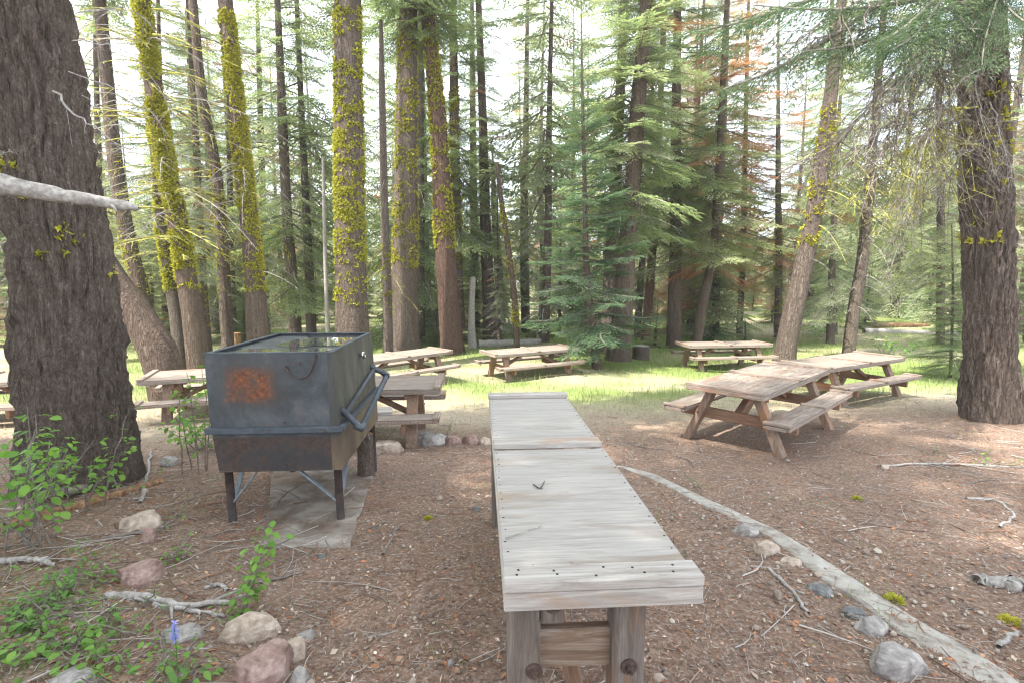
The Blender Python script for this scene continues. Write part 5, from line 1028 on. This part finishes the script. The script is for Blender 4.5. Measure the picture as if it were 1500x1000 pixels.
grass('meadow_grass', 120000, 7, .05, .17, .006, GRASS, lambda x, y: zone(x, y)[0] ** 1.3)
grass('dry_grass', 36000, 8, .03, .12, .005, DRYG, lambda x, y: zone(x, y)[1] * .8)
grass('sparse_grass_tufts', 9000, 9, .03, .10, .004, GRASS, lambda x, y: (noise3(np.stack([x, y, x * 0], -1), 2.6, 3, 5) > .32) * .8, 1.2, 7.5, 1)

# ------------------------------------------------------------------ broad-leaved plants
def leaf_mesh(name, w_=.8, seed=0, mat=LEAF, fold=.18):
    """rounded leaf of unit length along +X, 14 triangles"""
    rim_ = [(0, 0), (.18, .26), (.45, .42), (.75, .33), (1, 0), (.75, -.33), (.45, -.42), (.18, -.26)]; v = [(x, y * w_, abs(y) * fold - .25 * x * x) for x, y in rim_] + [(.3, 0, -.03), (.65, 0, -.10)]
    f = [(0, 8, 1), (1, 8, 2), (2, 8, 9), (2, 9, 3), (3, 9, 4), (0, 7, 8), (7, 6, 8), (6, 9, 8), (6, 5, 9), (5, 4, 9)]; c = np.full((10, 3), .5 + .4 * math.sin(seed * 2.1)); c[8:] += .1
    return npmesh(name, np.array(v, float), np.array([q[::-1] for q in f]), mat, True, None, np.clip(c, 0, 1))
LM = [leaf_mesh('leaf', .95, k) for k in range(4)]; LM2 = [leaf_mesh('leaf', .55, k, LEAF2) for k in range(3)]
def plant(name, label, px, py, stems, size, seed, meshes=LM, Y=None, cat='shrub', individually=True, lean=.3, per=9, parent_h=None):
    """stems: list of heights in metres; leaves are separate objects when large in the picture"""
    rs = np.random.RandomState(seed); q = gp(px, py); root = empty(name, tuple(q), 0, label, cat); V = []; F = []; n0 = 0; SV = []; LV = []; LF = []; LC = []; ln = 0
    for s, (dx, dy, h_, lx, ly) in enumerate(stems):
        t = np.linspace(0, 1, 8)[:, None]; P = np.array([dx, dy, -.03]) + np.array([lx, ly, h_]) * t + np.array([lx, ly, 0]) * .5 * t ** 2 + rs.normal(0, .012, (8, 3)) * t; v, f = tube_arr(P, np.linspace(.006, .0018, 8) * (1 if h_ < .6 else 1.3), 5); V.append(v); F.append(f + n0); n0 += len(v)
        for k in range(per):
            u = .3 + .7 * (k + rs.rand()) / per; i = u * 6.99; p = P[int(i)] + (P[int(i) + 1] - P[int(i)]) * (i % 1); az = k * 2.4 + rs.uniform(-.5, .5); pe = rs.uniform(.5, 1.6) * size; d = np.array([math.cos(az), math.sin(az), rs.uniform(.0, .6)]); p2 = p + d * pe
            v, f = tube_arr([p, (p + p2) / 2 + [0, 0, .1 * pe], p2], .0012, 3); V.append(v); F.append(f + n0); n0 += len(v)
            for e in range(2 if size > .03 else 1):
                p3 = p2 + rs.normal(0, size * .5, 3) * e; L = size * rs.uniform(.7, 1.25); rot = (rs.uniform(-.5, .5), rs.uniform(-.3, .7), az + rs.uniform(-.9, .9))
                me = meshes[rs.randint(len(meshes))]
                if individually: link('leaf', me, root, tuple(p3), rot, (L, L, L))
                else:
                    co = np.array([w__.co[:] for w__ in me.vertices]) * L @ np.array(Matrix.Rotation(rot[2], 3, 'Z') @ Matrix.Rotation(rot[1], 3, 'Y')).T + p3; LV.append(co); LF.append(np.array([pp.vertices[:] for pp in me.polygons]) + ln); ln += len(co); LC.append(np.full((len(co), 3), np.clip(rs.rand() * .8 + .1, 0, 1)))
        if individually: link('stem', npmesh('stem', np.concatenate(V), np.concatenate(F), TWIG, True), root); V = []; F = []; n0 = 0
    if not individually: tag(link('stems', npmesh('stem', np.concatenate(V), np.concatenate(F), TWIG, True), root), kind='stuff')
    if LV: tag(link('foliage', npmesh('foliage', np.concatenate(LV), np.concatenate(LF), meshes[0].materials[0], True, None, np.concatenate(LC)), root), kind='stuff')
    return root
def st(n, h0, h1, sp, seed, lx=0, ly=0, ls=.15):
    r_ = np.random.RandomState(seed); return [(r_.uniform(-sp, sp), r_.uniform(-sp, sp) * .6, r_.uniform(h0, h1), lx + r_.normal(0, ls), ly + r_.normal(0, ls)) for _ in range(n)]
plant('leafy_sapling', 'light green round-leaved sprig standing in front of the grill legs', 352, 900, [(0, 0, .50, .09, .04), (.01, .0, .44, .10, .04), (.0, .0, .16, .03, .0)], .040, 1, per=19, cat='sapling')
plant('leafy_shrub', 'large round-leaved bush filling the left edge in front of the massive trunk', 20, 800, st(14, .45, 1.0, .30, 2, .12), .062, 2, per=10)
plant('leafy_shrub', 'round-leaved shoots rising against the foot of the massive trunk', 110, 745, st(8, .45, .85, .2, 3, .14), .052, 3, per=9)
plant('leafy_shrub', 'thin tall round-leaved stems reaching up left of the grill', 285, 690, st(5, .75, 1.15, .13, 4, .02, 0, .06), .056, 4, per=12)
plant('leafy_shrub', 'bushy low leaves hugging the left side of the grill firebox', 298, 660, st(7, .3, .6, .12, 5, 0), .054, 5, per=11)
plant('leafy_sapling', 'small leafy sprout beside the pale wedge-shaped stone', 225, 778, st(2, .18, .26, .03, 6), .026, 6, per=8, cat='sapling')
plant('leafy_sapling', 'low spreading sprout between the stones and the grill', 258, 822, st(4, .08, .16, .08, 7, 0, 0, .06), .030, 7, per=7, cat='sapling')
plant('leafy_sapling', 'upright leafy sprout right of the massive trunk foot', 187, 728, st(3, .18, .28, .06, 8), .030, 8, per=8, cat='sapling')
plant('leafy_sapling', 'yellow-green sprout in front of the low stone behind the grill', 562, 652, st(3, .16, .24, .07, 9), .028, 9, per=8, cat='sapling')
plant('leafy_sapling', 'yellow-green sprout at the end of the hidden table bench', 656, 640, st(2, .18, .25, .04, 10), .026, 10, per=8, cat='sapling')
plant('leafy_sapling', 'small green sprout beside the upper concrete edging', 1031, 718, st(2, .12, .17, .03, 11), .024, 11, per=6, cat='sapling')
plant('leafy_sapling', 'low green rosette on the inner side of the edging', 1056, 765, st(3, .03, .06, .05, 12), .024, 12, per=5, cat='sapling', meshes=LM2)
plant('leafy_sapling', 'bright sprouts on the slope below the right-edge trunk', 1436, 680, st(4, .1, .2, .14, 13), .030, 13, per=6, cat='sapling')
plant('leafy_sapling', 'green sprouts among litter right of centre near the trunk foot', 1385, 668, st(3, .05, .1, .14, 14), .024, 14, per=5, cat='sapling')
for k, (px, py, lab) in enumerate([(1215, 500, 'bright green leafy bush behind the right-hand tables'), (1190, 492, 'low bright bush left of the pale leaning trunk'), (1325, 520, 'single broad-leaved plant in the far right grass'), (560, 500, 'green bush behind the dead thin tree')]):
    plant('meadow_bush', lab, px, py, st(10, .3, .7, .6, 20 + k, 0, 0, .25), .09, 20 + k, per=9, individually=False)
for k, (px, py, sp) in enumerate([(30, 890, .25), (60, 935, .3), (20, 975, .3), (110, 880, .18), (120, 960, .25), (190, 940, .2), (200, 985, .22), (70, 860, .2), (260, 985, .2), (155, 905, .15)]):
    plant('ground_cover', ['dense low leafy patch at the lower left edge', 'leafy patch just above the lower left corner', 'leafy patch in the lower left corner', 'feathery patch below the reddish flat-topped stone', 'leafy patch left of the slab of grey rock', 'sparse leafy patch in front of the grey slab rock', 'leafy patch at the bottom left of the brown boulder', 'low leaves under the grey dead branch at the left', 'leafy patch touching the brown boulder', 'thin leafy patch among twigs left of the forked root'][k], px, py, st([13, 16, 14, 9, 9, 6, 7, 10, 4, 5][k], .03, .17, sp * 1.15, 30 + k, 0, 0, .08), [.04, .034, .044, .026, .03, .024, .03, .04, .024, .02][k], 30 + k, meshes=[LM2, LM2 + LM, LM, LM2][k % 4], cat='ground cover', individually=False, per=8)
# blue-flowered stalk
fl = plant('wildflower', 'upright plant with long leaves and a small blue flower head at the bottom left', 262, 1000, [(0, 0, .12, 0, 0), (.02, 0, .08, .05, 0), (-.02, 0, .09, -.05, 0)], .05, 50, meshes=LM2, cat='wildflower', per=6)
b_ = np.array(fl.location); rs = np.random.RandomState(5); 
MB().tube([(0, 0, .05), (.002, 0, .18), (0, 0, .27)], [.0025, .002, .0015], 5).build('flower_stalk', LEAF2, fl)
n_ = 60; u = rs.rand(n_); az = rs.uniform(0, 6.28, n_); Bq = np.stack([0 * u, 0 * u, .20 + .08 * u], -1); D = np.stack([np.cos(az), np.sin(az), rs.uniform(-.2, .5, n_)], -1); K = kites(Bq, D, np.full(n_, .018), np.full(n_, .009), np.tile([0, 0, 1.], (n_, 1))); link('flower_head', npmesh('flower_head', K.reshape(-1, 3), np.arange(n_ * 4).reshape(-1, 4), BLUEF), fl)
# yellow lichen clumps fallen on the ground
LS = [(1310, 880, 26, 'round yellow-green lichen clump beside the lower edging'), (1480, 912, 28, 'yellow lichen clump near the bottom right corner'), (627, 760, 14, 'small yellow lichen tuft left of the counter'), (1255, 731, 14, 'yellow lichen tuft high on the right slope'), (1212, 574, 10, 'yellow lichen tuft near the right-hand table legs'), (1190, 948, 10, 'tiny yellow lichen tuft in the lower right litter')]
for k, (px, py, wd, lab) in enumerate(LS):
    q = gp(px, py); s = wd * q[1] / FPX / 2; rs = np.random.RandomState(k); n_ = 260; D = rs.normal(size=(n_, 3)); D[:, 2] = abs(D[:, 2]); D /= np.linalg.norm(D, axis=1)[:, None]; Bq = D * s * [1, 1, .5] * rs.uniform(.3, .9, (n_, 1)); Nn = rs.normal(size=(n_, 3)); Nn /= np.linalg.norm(Nn, axis=1)[:, None]; K = kites(Bq, D, np.full(n_, s * .5), np.full(n_, s * .16), Nn); c = np.repeat(rs.rand(n_), 4)
    tag(link('lichen_clump', npmesh('lichen_clump', K.reshape(-1, 3), np.arange(n_ * 4).reshape(-1, 4), LICH, False, None, np.stack([c, c, c], -1)), None, tuple(q + [0, 0, .004])), lab, 'lichen')


# ------------------------------------------------------------------ faint bright air between the far trees
hm = bpy.data.materials.new('haze'); hm.use_nodes = True; hn = hm.node_tree; hn.nodes.clear(); ho = hn.nodes.new('ShaderNodeOutputMaterial'); hv = hn.nodes.new('ShaderNodeVolumePrincipled')
hv.inputs['Color'].default_value = (.93, .95, .96, 1); hv.inputs['Density'].default_value = .0011; hv.inputs['Anisotropy'].default_value = .2; hn.links.new(hv.outputs[0], ho.inputs['Volume'])
hv_, hf_ = np.array([(x, y, z) for x in (-166, 166) for y in (-12, 246) for z in (-4, 34)], float), np.array([[0, 1, 3, 2], [4, 6, 7, 5], [0, 4, 5, 1], [2, 3, 7, 6], [0, 2, 6, 4], [1, 5, 7, 3]])
tag(link('haze', npmesh('haze', hv_, hf_, hm)), kind='stuff')
